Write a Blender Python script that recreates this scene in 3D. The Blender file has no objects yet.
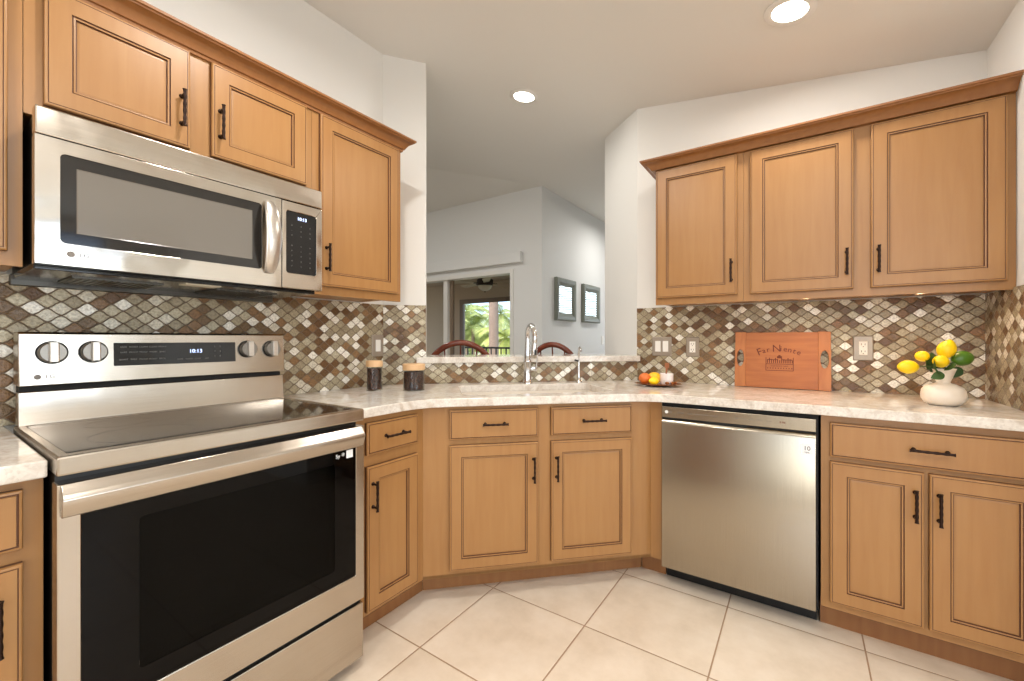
import bpy, math, random
from mathutils import Matrix, Vector
from mathutils.geometry import tessellate_polygon
random.seed(7)
PI = math.pi
R2 = math.sqrt(2)
col = bpy.context.scene.collection
scene = bpy.context.scene

# ------------------------------------------------------------------ camera, world, light
cam_d = bpy.data.cameras.new('camera'); cam = bpy.data.objects.new('camera', cam_d); col.objects.link(cam)
cam_d.sensor_width = 36; cam_d.lens = 422.5 / 1024 * 36
cam_d.shift_y = -1.3 / 1024
cam_d.clip_start = 0.05; cam_d.clip_end = 300
cam.location = (0, 0, 1.175); cam.rotation_euler = (PI / 2, 0, 0.6)
scene.camera = cam
vs = scene.view_settings
vs.view_transform = 'Standard'; vs.look = 'None'; vs.exposure = 0.0; vs.gamma = 1.0; vs.use_curve_mapping = False

world = bpy.data.worlds.new('world'); scene.world = world; world.use_nodes = True
wn = world.node_tree; wn.nodes.clear()
sky = wn.nodes.new('ShaderNodeTexSky'); sky.sky_type = 'NISHITA'; sky.sun_disc = False
sky.sun_elevation = math.radians(48); sky.sun_rotation = math.radians(200); sky.air_density = 0.7; sky.dust_density = 1.5
bg = wn.nodes.new('ShaderNodeBackground'); bg.inputs['Strength'].default_value = 0.42
wo = wn.nodes.new('ShaderNodeOutputWorld')
wn.links.new(sky.outputs[0], bg.inputs['Color']); wn.links.new(bg.outputs[0], wo.inputs[0])

def sun_lamp(energy, rot, color):
    d = bpy.data.lights.new('sun', 'SUN'); d.energy = energy; d.color = color; d.angle = 0.01
    o = bpy.data.objects.new('sun', d); o.rotation_euler = rot; col.objects.link(o)
sun_lamp(3.0, (math.radians(42), 0, math.radians(25)), (1, .95, .86))

def area(name, loc, rot, sx, sy, power, color, shape='RECTANGLE'):
    d = bpy.data.lights.new(name, 'AREA'); d.shape = shape; d.size = sx; d.size_y = sy
    d.energy = power; d.color = color
    o = bpy.data.objects.new(name, d); o.location = loc; o.rotation_euler = rot; col.objects.link(o); return o
# daylight standing in the glazed openings behind and beside the photographer
area('window_daylight', (3.16, 0.55, 1.45), (0, PI / 2, 0), 1.4, 1.4, 32, (.86, .94, 1))
area('window_daylight', (0.75, -2.96, 1.35), (PI / 2, 0, 0), 1.6, 2.0, 34, (.86, .94, 1))
area('window_daylight', (-1.0, 7.9, 1.8), (-PI / 2, 0, 0), 2.2, 1.6, 75, (.86, .93, 1))

def ceil_z(x):
    return 2.535 - .14 * min(x, .672)
CAN_FILL_W = 12
for (cx_, cy_) in ((-1.472, 2.289), (-.038, 2.097), (-1.0, .75), (-.72, -.7), (.25, .3), (1.6, .2), (1.6, -1.5)):  # beyond the pair of recessed fixtures these are added, unseen fill lamps
    area('ceiling_light_and_fill', (cx_, cy_, ceil_z(cx_) - .03), (0, 0, 0), .12, .12, (CAN_FILL_W * .62 if cy_ > 2 else CAN_FILL_W * 1.3), (1, .965, .91), 'DISK')
for (cx_, cy_) in ((-3.4, 2.2), (-5.0, 1.6), (-1.6, 5.4)):
    area('ceiling_light_and_fill', (cx_, cy_, ceil_z(cx_) - .03), (0, 0, 0), .14, .14, 16, (1, .97, .92), 'DISK')  # added unseen lamps without fixtures, brightening the living room

# ------------------------------------------------------------------ node helpers
def new_mat(name):
    m = bpy.data.materials.new(name); m.use_nodes = True
    nt = m.node_tree; b = nt.nodes['Principled BSDF']
    return m, nt, b
def lin(c):
    return tuple(((v / 255) / 12.92 if v / 255 <= .04045 else ((v / 255 + .055) / 1.055) ** 2.4) for v in c) + (1,)
def simple(name, rgb, rough=.5, metal=0., spec=None, coat=0, emit=None, es=0, trans=0):
    m, nt, b = new_mat(name)
    b.inputs['Base Color'].default_value = lin(rgb); b.inputs['Roughness'].default_value = rough
    b.inputs['Metallic'].default_value = metal
    if spec is not None: b.inputs['Specular IOR Level'].default_value = spec
    if coat: b.inputs['Coat Weight'].default_value = coat; b.inputs['Coat Roughness'].default_value = .05
    if emit: b.inputs['Emission Color'].default_value = lin(emit); b.inputs['Emission Strength'].default_value = es
    if trans: b.inputs['Transmission Weight'].default_value = trans
    n = nt.nodes.new('ShaderNodeTexNoise'); n.inputs['Scale'].default_value = 35   # slight procedural variation
    tc = nt.nodes.new('ShaderNodeTexCoord'); nt.links.new(tc.outputs['Object'], n.inputs['Vector'])
    mr = nt.nodes.new('ShaderNodeMapRange'); mr.inputs[3].default_value = max(0, rough - .02); mr.inputs[4].default_value = min(1, rough + .03)
    nt.links.new(n.outputs[0], mr.inputs[0]); nt.links.new(mr.outputs[0], b.inputs['Roughness'])
    return m
class NG:
    def __init__(s, nt): s.nt = nt
    def node(s, t, **kw):
        n = s.nt.nodes.new(t)
        for k, v in kw.items(): setattr(n, k, v)
        return n
    def link(s, a, b): s.nt.links.new(a, b)
    def math(s, op, a, b=None, c=None):
        n = s.nt.nodes.new('ShaderNodeMath'); n.operation = op
        for i, v in enumerate((a, b, c)):
            if v is None: continue
            if isinstance(v, (int, float)): n.inputs[i].default_value = v
            else: s.link(v, n.inputs[i])
        return n.outputs[0]
    def ramp(s, fac, stops, interp='LINEAR'):
        n = s.nt.nodes.new('ShaderNodeValToRGB'); n.color_ramp.interpolation = interp
        e = n.color_ramp.elements
        while len(e) < len(stops): e.new(.5)
        for el, (p, c) in zip(e, stops): el.position = p; el.color = c
        s.link(fac, n.inputs[0]); return n.outputs[0]
    def mix(s, fac, a, b, mode='MIX'):
        n = s.nt.nodes.new('ShaderNodeMix'); n.data_type = 'RGBA'; n.blend_type = mode
        for sock, v in ((n.inputs[0], fac), (n.inputs[6], a), (n.inputs[7], b)):
            if isinstance(v, (int, float)): sock.default_value = v
            elif isinstance(v, tuple): sock.default_value = v
            else: s.link(v, sock)
        return n.outputs[2]

def wood_mat(name, c1, c2, rough=.36, scale=(14, 14, 1.2), amount=1.0):
    m, nt, b = new_mat(name); g = NG(nt)
    tc = g.node('ShaderNodeTexCoord'); mp = g.node('ShaderNodeMapping'); mp.inputs['Scale'].default_value = scale
    g.link(tc.outputs['Object'], mp.inputs['Vector'])
    n = g.node('ShaderNodeTexNoise'); n.inputs['Scale'].default_value = 3; n.inputs['Detail'].default_value = 6; n.inputs['Distortion'].default_value = .4
    g.link(mp.outputs[0], n.inputs['Vector'])
    n2 = g.node('ShaderNodeTexNoise'); n2.inputs['Scale'].default_value = 2.2; g.link(tc.outputs['Object'], n2.inputs['Vector'])
    f = g.math('ADD', g.math('MULTIPLY', n.outputs[0], .6), g.math('MULTIPLY', n2.outputs[0], .4))
    g.link(g.ramp(f, [(.32, lin(c2)), (.68, lin(c1))]), b.inputs['Base Color'])
    b.inputs['Roughness'].default_value = rough
    return m
def paint_mat(name, rgb, rough=.7):
    m, nt, b = new_mat(name); g = NG(nt)
    b.inputs['Base Color'].default_value = lin(rgb); b.inputs['Roughness'].default_value = rough
    tc = g.node('ShaderNodeTexCoord'); n = g.node('ShaderNodeTexNoise'); n.inputs['Scale'].default_value = 160
    g.link(tc.outputs['Object'], n.inputs['Vector'])
    bp = g.node('ShaderNodeBump'); bp.inputs['Strength'].default_value = .06; bp.inputs['Distance'].default_value = .002
    g.link(n.outputs[0], bp.inputs['Height']); g.link(bp.outputs[0], b.inputs['Normal'])
    return m
def steel_mat(name, rgb, rough, horiz=True, wave=.0):
    m, nt, b = new_mat(name); g = NG(nt)
    b.inputs['Metallic'].default_value = 1
    tc = g.node('ShaderNodeTexCoord'); mp = g.node('ShaderNodeMapping')
    mp.inputs['Scale'].default_value = (1.5, 300, 300) if horiz else (300, 300, 1.5)
    g.link(tc.outputs['Object'], mp.inputs['Vector'])
    n = g.node('ShaderNodeTexNoise'); n.inputs['Scale'].default_value = 3; n.inputs['Detail'].default_value = 3
    g.link(mp.outputs[0], n.inputs['Vector'])
    c = lin(rgb); d = tuple(v * .88 for v in c[:3]) + (1,)
    g.link(g.ramp(n.outputs[0], [(.3, d), (.7, c)]), b.inputs['Base Color'])
    mr = g.node('ShaderNodeMapRange'); mr.inputs[3].default_value = rough * .85; mr.inputs[4].default_value = rough * 1.2
    g.link(n.outputs[0], mr.inputs[0]); g.link(mr.outputs[0], b.inputs['Roughness'])
    if wave:
        n2 = g.node('ShaderNodeTexNoise'); n2.inputs['Scale'].default_value = 5; g.link(tc.outputs['Object'], n2.inputs['Vector'])
        bp = g.node('ShaderNodeBump'); bp.inputs['Strength'].default_value = wave; bp.inputs['Distance'].default_value = .02
        g.link(n2.outputs[0], bp.inputs['Height']); g.link(bp.outputs[0], b.inputs['Normal'])
    return m
def tile_mat():
    m, nt, b = new_mat('ogee_glass_mosaic'); g = NG(nt)
    tc = g.node('ShaderNodeTexCoord'); sp = g.node('ShaderNodeSeparateXYZ'); g.link(tc.outputs['Object'], sp.inputs[0])
    W, Hh, beta = .061, .0447, .36
    x = g.math('DIVIDE', sp.outputs[0], W); z = g.math('DIVIDE', sp.outputs[2], Hh)
    gx = g.math('SUBTRACT', x, g.math('MULTIPLY', g.math('SINE', g.math('MULTIPLY', x, 4 * PI)), beta / (4 * PI)))
    u = g.math('ADD', z, gx); v = g.math('SUBTRACT', z, gx)
    fu, fv = g.math('FRACT', u), g.math('FRACT', v)
    iu, iv = g.math('FLOOR', u), g.math('FLOOR', v)
    du = g.math('MINIMUM', fu, g.math('SUBTRACT', 1, fu)); dv = g.math('MINIMUM', fv, g.math('SUBTRACT', 1, fv))
    d = g.math('MINIMUM', du, dv)
    cb = g.node('ShaderNodeCombineXYZ'); g.link(iu, cb.inputs[0]); g.link(iv, cb.inputs[1])
    wnz = g.node('ShaderNodeTexWhiteNoise'); wnz.noise_dimensions = '2D'; g.link(cb.outputs[0], wnz.inputs['Vector'])
    sc = g.node('ShaderNodeSeparateXYZ'); g.link(wnz.outputs['Color'], sc.inputs[0])
    base = g.ramp(wnz.outputs['Value'], [(0, lin((108, 80, 54))), (.11, lin((140, 108, 76))), (.20, lin((120, 96, 68))), (.29, lin((172, 160, 134))),
                                         (.48, lin((190, 180, 156))), (.62, lin((160, 148, 124))), (.78, lin((212, 205, 188))), (.88, lin((242, 238, 228)))], 'CONSTANT')
    n = g.node('ShaderNodeTexNoise'); n.inputs['Scale'].default_value = 130; n.inputs['Detail'].default_value = 3; g.link(tc.outputs['Object'], n.inputs['Vector'])
    base = g.mix(.6, base, g.ramp(n.outputs[0], [(.3, (.5, .46, .42, 1)), (.62, (1.25, 1.25, 1.22, 1))]), 'MULTIPLY')  # noise carries pearly mottling plus glints painted into the tile colour
    isg = g.math('LESS_THAN', d, .046)
    g.link(g.mix(isg, base, lin((112, 94, 76))), b.inputs['Base Color'])
    mr = g.node('ShaderNodeMapRange'); mr.inputs[3].default_value = .12; mr.inputs[4].default_value = .6
    g.link(isg, mr.inputs[0]); g.link(mr.outputs[0], b.inputs['Roughness'])
    # shell-like sheen on the paler tiles
    g.link(g.math('MULTIPLY', g.math('GREATER_THAN', wnz.outputs['Value'], .30), g.math('MULTIPLY', g.math('SUBTRACT', 1, isg), .12)), b.inputs['Metallic'])
    b.inputs['Specular IOR Level'].default_value = .4
    edge = g.node('ShaderNodeMapRange'); edge.interpolation_type = 'SMOOTHSTEP'; edge.inputs[1].default_value = .03; edge.inputs[2].default_value = .10
    g.link(d, edge.inputs[0])
    tilt = g.math('ADD', g.math('MULTIPLY', fu, g.math('SUBTRACT', sc.outputs[0], .5)), g.math('MULTIPLY', fv, g.math('SUBTRACT', sc.outputs[1], .5)))
    h = g.math('ADD', edge.outputs[0], g.math('ADD', g.math('MULTIPLY', tilt, 1.1), g.math('MULTIPLY', n.outputs[0], 1.6)))
    bp = g.node('ShaderNodeBump'); bp.inputs['Strength'].default_value = .7; bp.inputs['Distance'].default_value = .002
    g.link(h, bp.inputs['Height']); g.link(bp.outputs[0], b.inputs['Normal'])
    return m
def floor_mat():
    m, nt, b = new_mat('cream_floor_tile'); g = NG(nt)
    tc = g.node('ShaderNodeTexCoord'); sp = g.node('ShaderNodeSeparateXYZ'); g.link(tc.outputs['Object'], sp.inputs[0])
    P = .4665
    x = g.math('DIVIDE', g.math('SUBTRACT', sp.outputs[0], .2), P); y = g.math('DIVIDE', g.math('SUBTRACT', sp.outputs[1], 2.064), P)
    fx, fy = g.math('FRACT', x), g.math('FRACT', y)
    d = g.math('MINIMUM', g.math('MINIMUM', fx, g.math('SUBTRACT', 1, fx)), g.math('MINIMUM', fy, g.math('SUBTRACT', 1, fy)))
    cb = g.node('ShaderNodeCombineXYZ'); g.link(g.math('FLOOR', x), cb.inputs[0]); g.link(g.math('FLOOR', y), cb.inputs[1])
    wnz = g.node('ShaderNodeTexWhiteNoise'); wnz.noise_dimensions = '2D'; g.link(cb.outputs[0], wnz.inputs['Vector'])
    n = g.node('ShaderNodeTexNoise'); n.inputs['Scale'].default_value = 7; n.inputs['Detail'].default_value = 8; n.inputs['Roughness'].default_value = .62
    va = g.node('ShaderNodeVectorMath'); va.operation = 'ADD'
    vm = g.node('ShaderNodeVectorMath'); vm.operation = 'SCALE'; vm.inputs[3].default_value = 9; g.link(wnz.outputs['Color'], vm.inputs[0])
    g.link(tc.outputs['Object'], va.inputs[0]); g.link(vm.outputs[0], va.inputs[1]); g.link(va.outputs[0], n.inputs['Vector'])
    base = g.ramp(n.outputs[0], [(.3, lin((208, 191, 170))), (.5, lin((219, 203, 183))), (.72, lin((227, 213, 195)))])
    base = g.mix(g.math('MULTIPLY', wnz.outputs['Value'], .12), base, lin((205, 186, 160)))
    isg = g.math('LESS_THAN', d, .0055)
    g.link(g.mix(isg, base, lin((158, 128, 100))), b.inputs['Base Color'])
    b.inputs['Roughness'].default_value = .32; b.inputs['Specular IOR Level'].default_value = .4
    edge = g.node('ShaderNodeMapRange'); edge.inputs[1].default_value = .003; edge.inputs[2].default_value = .012; g.link(d, edge.inputs[0])
    bp = g.node('ShaderNodeBump'); bp.inputs['Strength'].default_value = .5; bp.inputs['Distance'].default_value = .002
    g.link(g.math('ADD', edge.outputs[0], g.math('MULTIPLY', n.outputs[0], .25)), bp.inputs['Height']); g.link(bp.outputs[0], b.inputs['Normal'])
    return m
def quartz_mat():
    m, nt, b = new_mat('pale_quartz'); g = NG(nt)
    tc = g.node('ShaderNodeTexCoord')
    n = g.node('ShaderNodeTexNoise'); n.inputs['Scale'].default_value = 9; n.inputs['Detail'].default_value = 9; n.inputs['Distortion'].default_value = 1.6; n.inputs['Roughness'].default_value = .65
    g.link(tc.outputs['Object'], n.inputs['Vector'])
    v = g.node('ShaderNodeTexVoronoi'); v.inputs['Scale'].default_value = 140; g.link(tc.outputs['Object'], v.inputs['Vector'])
    base = g.ramp(n.outputs[0], [(.34, lin((202, 188, 172))), (.46, lin((218, 209, 198))), (.56, lin((226, 219, 209))), (.68, lin((234, 229, 221)))])
    base = g.mix(.18, base, g.ramp(v.outputs['Color'], [(.2, lin((170, 156, 145))), (.6, (1, 1, 1, 1))]), 'MULTIPLY')
    g.link(base, b.inputs['Base Color']); b.inputs['Roughness'].default_value = .1
    return m
def leafy(name, c1, c2):
    m, nt, b = new_mat(name); g = NG(nt)
    tc = g.node('ShaderNodeTexCoord'); n = g.node('ShaderNodeTexNoise'); n.inputs['Scale'].default_value = 4
    g.link(tc.outputs['Object'], n.inputs['Vector'])
    g.link(g.ramp(n.outputs[0], [(.35, lin(c1)), (.65, lin(c2))]), b.inputs['Base Color']); b.inputs['Roughness'].default_value = .6
    return m
def pane_mat(name, tint, gloss=.08):
    m = bpy.data.materials.new(name); m.use_nodes = True; nt = m.node_tree; nt.nodes.clear(); g = NG(nt)
    o = g.node('ShaderNodeOutputMaterial'); mx = g.node('ShaderNodeMixShader'); tr = g.node('ShaderNodeBsdfTransparent'); gl = g.node('ShaderNodeBsdfGlossy')
    tr.inputs[0].default_value = tint; gl.inputs['Roughness'].default_value = .03
    fr = g.node('ShaderNodeLayerWeight'); fr.inputs[0].default_value = .5
    g.link(g.math('MULTIPLY_ADD', g.math('POWER', fr.outputs['Facing'], 5), .8, gloss), mx.inputs[0])
    g.link(tr.outputs[0], mx.inputs[1]); g.link(gl.outputs[0], mx.inputs[2]); g.link(mx.outputs[0], o.inputs[0])
    return m

M = {}
M['wall'] = paint_mat('white_wall_paint', (230, 228, 223))
M['ceiling'] = paint_mat('ceiling_paint', (228, 226, 221))
M['wall_cool'] = paint_mat('living_room_paint', (230, 230, 228))
M['wood'] = wood_mat('maple_cabinet', (167, 123, 74), (157, 111, 64))
M['crown'] = wood_mat('maple_crown', (150, 100, 56), (134, 86, 44), .33)
M['toe'] = wood_mat('maple_toe_kick', (156, 108, 64), (140, 92, 52), .42)
M['glaze_and_shade'] = wood_mat('dark_glaze_and_shade', (104, 64, 38), (84, 50, 28), .5)  # real glazing in the grooves; on outer edges it also paints outline shade
M['tile'] = tile_mat(); M['floor'] = floor_mat(); M['quartz'] = quartz_mat()
M['steel'] = steel_mat('brushed_steel', (192, 183, 171), .22, True, .12)
M['steel_mw'] = steel_mat('polished_steel', (212, 204, 193), .13, True, .3)
M['steel_dw'] = steel_mat('dishwasher_steel', (170, 161, 145), .2, False)
M['steel_knob'] = steel_mat('knob_steel', (214, 208, 200), .3, True)
M['steel_dark'] = steel_mat('knob_face_steel', (150, 145, 138), .38, True)
M['chrome'] = simple('chrome', (225, 225, 226), .07, 1)
M['black'] = simple('black_plastic', (14, 13, 13), .35)
M['black_gap'] = simple('gap_black', (8, 8, 8), .7)  # near-black fill set in the appliance gaps, also used on the tub
M['blackglass'] = simple('black_glass', (4, 3, 3), .04, 0, .16)
M['cooktop'] = simple('cooktop_glass', (14, 13, 13), .05, 0, .75)
M['mwglass'] = simple('microwave_glass', (34, 31, 28), .06, 0, .6)
M['mwscreen'] = simple('microwave_screen', (112, 106, 98), .12, 0, .6)
M['display'] = simple('display_glass', (18, 18, 19), .08)
M['digit'] = simple('display_digits', (200, 215, 255), .5, emit=(190, 210, 255), es=2.2)
M['legend'] = simple('printed_legend', (120, 118, 115), .5)
M['bronze'] = simple('oil_rubbed_bronze', (44, 27, 20), .38, .7)
M['grayprint'] = simple('grey_lettering', (120, 112, 104), .5)
M['darkprint'] = simple('dark_lettering', (40, 36, 34), .5)
M['white'] = simple('white_plastic', (238, 234, 226), .35)
M['plate'] = simple('pewter_plate', (158, 146, 132), .35, .35)
M['slot'] = simple('outlet_slot', (60, 55, 50), .6)
M['sticker'] = simple('white_sticker', (235, 235, 235), .5)
M['vase'] = simple('ceramic_vase', (240, 228, 212), .38)
def fruit(name, rgb, rough=.42):
    m, nt, b = new_mat(name); g = NG(nt)
    b.inputs['Base Color'].default_value = lin(rgb); b.inputs['Roughness'].default_value = rough
    tc = g.node('ShaderNodeTexCoord'); n = g.node('ShaderNodeTexNoise'); n.inputs['Scale'].default_value = 220
    g.link(tc.outputs['Object'], n.inputs['Vector'])
    bp = g.node('ShaderNodeBump'); bp.inputs['Strength'].default_value = .25; bp.inputs['Distance'].default_value = .001
    g.link(n.outputs[0], bp.inputs['Height']); g.link(bp.outputs[0], b.inputs['Normal']); return m
M['lemon'] = fruit('lemon_skin', (250, 208, 8)); M['lime'] = fruit('lime_skin', (70, 112, 22), .35)
M['peach'] = fruit('orange_fruit_skin', (214, 108, 40)); M['gold'] = fruit('golden_fruit_skin', (240, 180, 20))
M['leaf'] = leafy('leaf_green', (36, 66, 22), (58, 92, 32))
M['stem'] = simple('green_stem', (70, 84, 40), .6)
M['board'] = wood_mat('crate_wood', (186, 114, 50), (160, 88, 32), .4, (1.5, 14, 14))
M['board_end'] = wood_mat('crate_cleat_wood', (192, 124, 66), (172, 100, 44), .4, (14, 14, 1.5))
M['burn'] = simple('burnt_lettering', (104, 44, 18), .7)
M['lidwood'] = wood_mat('lid_wood', (222, 184, 140), (200, 158, 112), .5)
M['coffee'] = simple('roasted_coffee', (42, 26, 20), .55)
def coffee_mat():
    m, nt, b = new_mat('coffee_beans'); g = NG(nt)
    tc = g.node('ShaderNodeTexCoord'); v = g.node('ShaderNodeTexVoronoi'); v.inputs['Scale'].default_value = 110; g.link(tc.outputs['Object'], v.inputs['Vector'])
    g.link(g.ramp(v.outputs['Distance'], [(.1, lin((104, 64, 44))), (.6, lin((46, 27, 19)))]), b.inputs['Base Color'])
    bp = g.node('ShaderNodeBump'); bp.inputs['Strength'].default_value = .8; bp.inputs['Distance'].default_value = .003; bp.invert = True
    g.link(v.outputs['Distance'], bp.inputs['Height']); g.link(bp.outputs[0], b.inputs['Normal']); b.inputs['Roughness'].default_value = .4; return m
M['beans'] = coffee_mat()
M['jarglass'] = pane_mat('jar_glass', (.93, .95, .95, 1), .015)
M['pane'] = pane_mat('window_glass', (.96, .98, .98, 1), .04)
M['ovenpane'] = pane_mat('oven_glass', (.14, .15, .10, 1), .012)
M['amber'] = simple('amber_glass_plate', (140, 84, 44), .12, .2)
M['wax'] = simple('white_ceramic_jar', (236, 226, 222), .4)
M['spoon'] = wood_mat('spoon_wood', (168, 104, 64), (146, 84, 48), .5)
M['cherry'] = wood_mat('cherry_chair_wood', (128, 60, 34), (92, 38, 22), .25, (6, 6, 6))
M['frame'] = simple('sage_grey_frame', (126, 130, 120), .5)
M['mirror'] = simple('mirror_glass', (176, 182, 180), .02, 1)
M['lamp'] = simple('lamp_lens', (255, 255, 255), .5, emit=(255, 250, 240), es=14)
M['undercab'] = simple('warm_lens', (255, 230, 190), .5, emit=(255, 216, 160), es=6)
M['trimwhite'] = simple('white_trim', (232, 230, 225), .4)
M['lanai'] = paint_mat('lanai_stucco', (196, 178, 152)); M['lanai_dark'] = simple('bronze_frame', (128, 110, 92), .5)
M['lanai_floor'] = paint_mat('lanai_floor_tile', (190, 180, 165))
M['rail'] = simple('dark_railing', (52, 50, 48), .5); M['fan_dark'] = simple('fan_housing', (60, 44, 34), .45)
M['fan_blade'] = simple('fan_blade', (196, 180, 152), .5); M['fan_bowl'] = simple('frosted_bowl', (226, 214, 190), .4)
M['trunk'] = wood_mat('palm_bark', (186, 162, 142), (150, 128, 110), .9, (6, 6, 30))
M['frond'] = leafy('palm_frond', (150, 168, 92), (196, 206, 132)); M['frond2'] = leafy('palm_frond_yellow', (196, 208, 104), (220, 224, 140))
M['hedge'] = leafy('hedge_leaf', (110, 140, 84), (150, 172, 110)); M['lawn'] = leafy('lawn', (150, 160, 110), (186, 186, 148))
M['farwhite'] = paint_mat('far_white_stucco', (236, 230, 222)); M['roof'] = paint_mat('far_roof', (190, 164, 146))
M['blind'] = simple('white_blind', (236, 238, 236), .5)
M['sinkw'] = simple('cream_sink', (224, 214, 200), .25)
M['carpet'] = paint_mat('living_floor', (206, 190, 168))
M['filter'] = simple('grease_filter', (88, 86, 82), .3, .9)
M['hoodunder'] = simple('hood_underside', (30, 29, 28), .12, .4)

# ------------------------------------------------------------------ mesh helpers
class MB:
    def __init__(s): s.v = []; s.f = []; s.m = []
    def add(s, vs, fs, mi=0, mat=None):
        o = len(s.v)
        for p in vs:
            p = Vector(p)
            s.v.append(tuple(mat @ p) if mat is not None else tuple(p))
        for f in fs: s.f.append(tuple(i + o for i in f)); s.m.append(mi)
        return s
    def box(s, x0, x1, y0, y1, z0, z1, mi=0, mat=None):
        v = [(x, y, z) for z in (z0, z1) for y in (y0, y1) for x in (x0, x1)]
        f = [(0, 2, 3, 1), (4, 5, 7, 6), (0, 1, 5, 4), (2, 6, 7, 3), (0, 4, 6, 2), (1, 3, 7, 5)]
        return s.add(v, f, mi, mat)
    def lathe(s, prof, seg=32, mi=0, mat=None, cap=True):
        v = []; f = []
        for (r, z) in prof:
            for i in range(seg):
                a = 2 * PI * i / seg; v.append((r * math.cos(a), r * math.sin(a), z))
        for j in range(len(prof) - 1):
            for i in range(seg):
                a = j * seg + i; b_ = j * seg + (i + 1) % seg
                f.append((a, b_, b_ + seg, a + seg))
        if cap:
            f.append(tuple(range(seg - 1, -1, -1))); f.append(tuple(range((len(prof) - 1) * seg, len(prof) * seg)))
        return s.add(v, f, mi, mat)
    def tube(s, pts, rad, seg=12, mi=0, cap=True, mat=None, flat=1.0):
        pts = [Vector(p) for p in pts]
        if not isinstance(rad, (list, tuple)): rad = [rad] * len(pts)
        v = []; f = []; up = None
        for k, p in enumerate(pts):
            if k == 0: t = pts[1] - p
            elif k == len(pts) - 1: t = p - pts[-2]
            else: t = (pts[k + 1] - pts[k - 1])
            t.normalize()
            if up is None:
                ref = Vector((0, 0, 1)) if abs(t.z) < .9 else Vector((1, 0, 0))
                up = t.cross(ref).normalized()
            else:
                up = (up - t * up.dot(t)).normalized()
            w = t.cross(up)
            for i in range(seg):
                a = 2 * PI * i / seg
                v.append(tuple(p + up * math.cos(a) * rad[k] + w * math.sin(a) * rad[k] * flat))
        for j in range(len(pts) - 1):
            for i in range(seg):
                a = j * seg + i; b_ = j * seg + (i + 1) % seg
                f.append((a, b_, b_ + seg, a + seg))
        if cap:
            f.append(tuple(range(seg - 1, -1, -1))); f.append(tuple(range((len(pts) - 1) * seg, len(pts) * seg)))
        return s.add(v, f, mi, mat)
    def ell(s, c, r, mi=0, su=20, sv=12, mat=None, tip=0):
        v = []; f = []
        for j in range(sv + 1):
            ph = PI * j / sv
            for i in range(su):
                a = 2 * PI * i / su
                px = -math.cos(ph); rr = math.sin(ph)
                if tip: px *= 1 + tip * abs(px) ** 8; rr *= 1 - .05 * abs(px)
                v.append((c[0] + r[0] * px, c[1] + r[1] * rr * math.cos(a), c[2] + r[2] * rr * math.sin(a)))
        for j in range(sv):
            for i in range(su):
                a = j * su + i; b_ = j * su + (i + 1) % su
                f.append((a, a + su, b_ + su, b_))
        return s.add(v, f, mi, mat)
    def prism(s, poly, z0, z1, mi=0, hole=None, mat=None):
        """poly: list of (x,y) ; z1 may be a function of (x,y)"""
        top = z1 if callable(z1) else (lambda x, y: z1)
        loops = [poly] + ([hole] if hole else [])
        allp = [p for l in loops for p in l]; n = len(allp)
        v = [(x, y, z0) for x, y in allp] + [(x, y, top(x, y)) for x, y in allp]
        if hole:
            tris = tessellate_polygon([[Vector((x, y, 0)) for x, y in l] for l in loops])
            f = []
            for t in tris:
                a, b_, c = [Vector(allp[i] + (0,)) for i in t]
                if (b_ - a).cross(c - a).z < 0: t = t[::-1]
                f.append(tuple(i + n for i in t)); f.append(tuple(t[::-1]))
        else:
            f = [tuple(range(n - 1, -1, -1)), tuple(range(n, 2 * n))]
        o = 0
        for l in loops:
            k = len(l)
            for i in range(k):
                a, b_ = o + i, o + (i + 1) % k
                f.append((a, b_, b_ + n, a + n))
            o += k
        return s.add(v, f, mi, mat)
    def rings(s, x0, x1, z0, z1, rg, mi0=0):
        """front facing -y; rg: list of (inset, y, material of the strip leading to it)"""
        v = []; f = []; mm = []
        for (i_, y, _) in rg:
            v += [(x0 + i_, y, z0 + i_), (x1 - i_, y, z0 + i_), (x1 - i_, y, z1 - i_), (x0 + i_, y, z1 - i_)]
        o = len(s.v); s.v += v
        for k in range(1, len(rg)):
            for j in range(4):
                a = (k - 1) * 4 + j; b_ = (k - 1) * 4 + (j + 1) % 4
                s.f.append((o + a, o + b_, o + b_ + 4, o + a + 4)); s.m.append(rg[k][2])
        e = o + (len(rg) - 1) * 4
        s.f.append((e, e + 1, e + 2, e + 3)); s.m.append(mi0)
        s.f.append((o + 3, o + 2, o + 1, o)); s.m.append(mi0)
        return s
    def build(s, name, mats, parent=None, bevel=0, smooth=None, fix=True, seg=2):
        me = bpy.data.meshes.new(name); me.from_pydata(s.v, [], s.f)
        if not isinstance(mats, (list, tuple)): mats = [mats]
        for m in mats: me.materials.append(m)
        me.polygons.foreach_set('material_index', s.m)
        import bmesh
        if fix:
            bm = bmesh.new(); bm.from_mesh(me); bmesh.ops.recalc_face_normals(bm, faces=bm.faces); bm.to_mesh(me); bm.free()
        if smooth is not None:
            me.polygons.foreach_set('use_smooth', [True] * len(me.polygons))
            me.set_sharp_from_angle(angle=math.radians(smooth))
        me.update()
        o = bpy.data.objects.new(name, me); col.objects.link(o)
        if parent is not None: o.parent = parent
        if bevel:
            md = o.modifiers.new('bevel', 'BEVEL'); md.width = bevel; md.segments = seg; md.limit_method = 'ANGLE'; md.angle_limit = math.radians(40)
        return o
def tag(o, label, cat, group=None):
    o['label'] = label; o['category'] = cat
    if group: o['group'] = group
    return o
def struct(o, label=None):
    o['kind'] = 'structure'
    if label: o['label'] = label
    return o
ROT = {'L': PI / 2, 'R': 0.0, 'D': PI / 4, 'S': -PI / 2}
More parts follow.
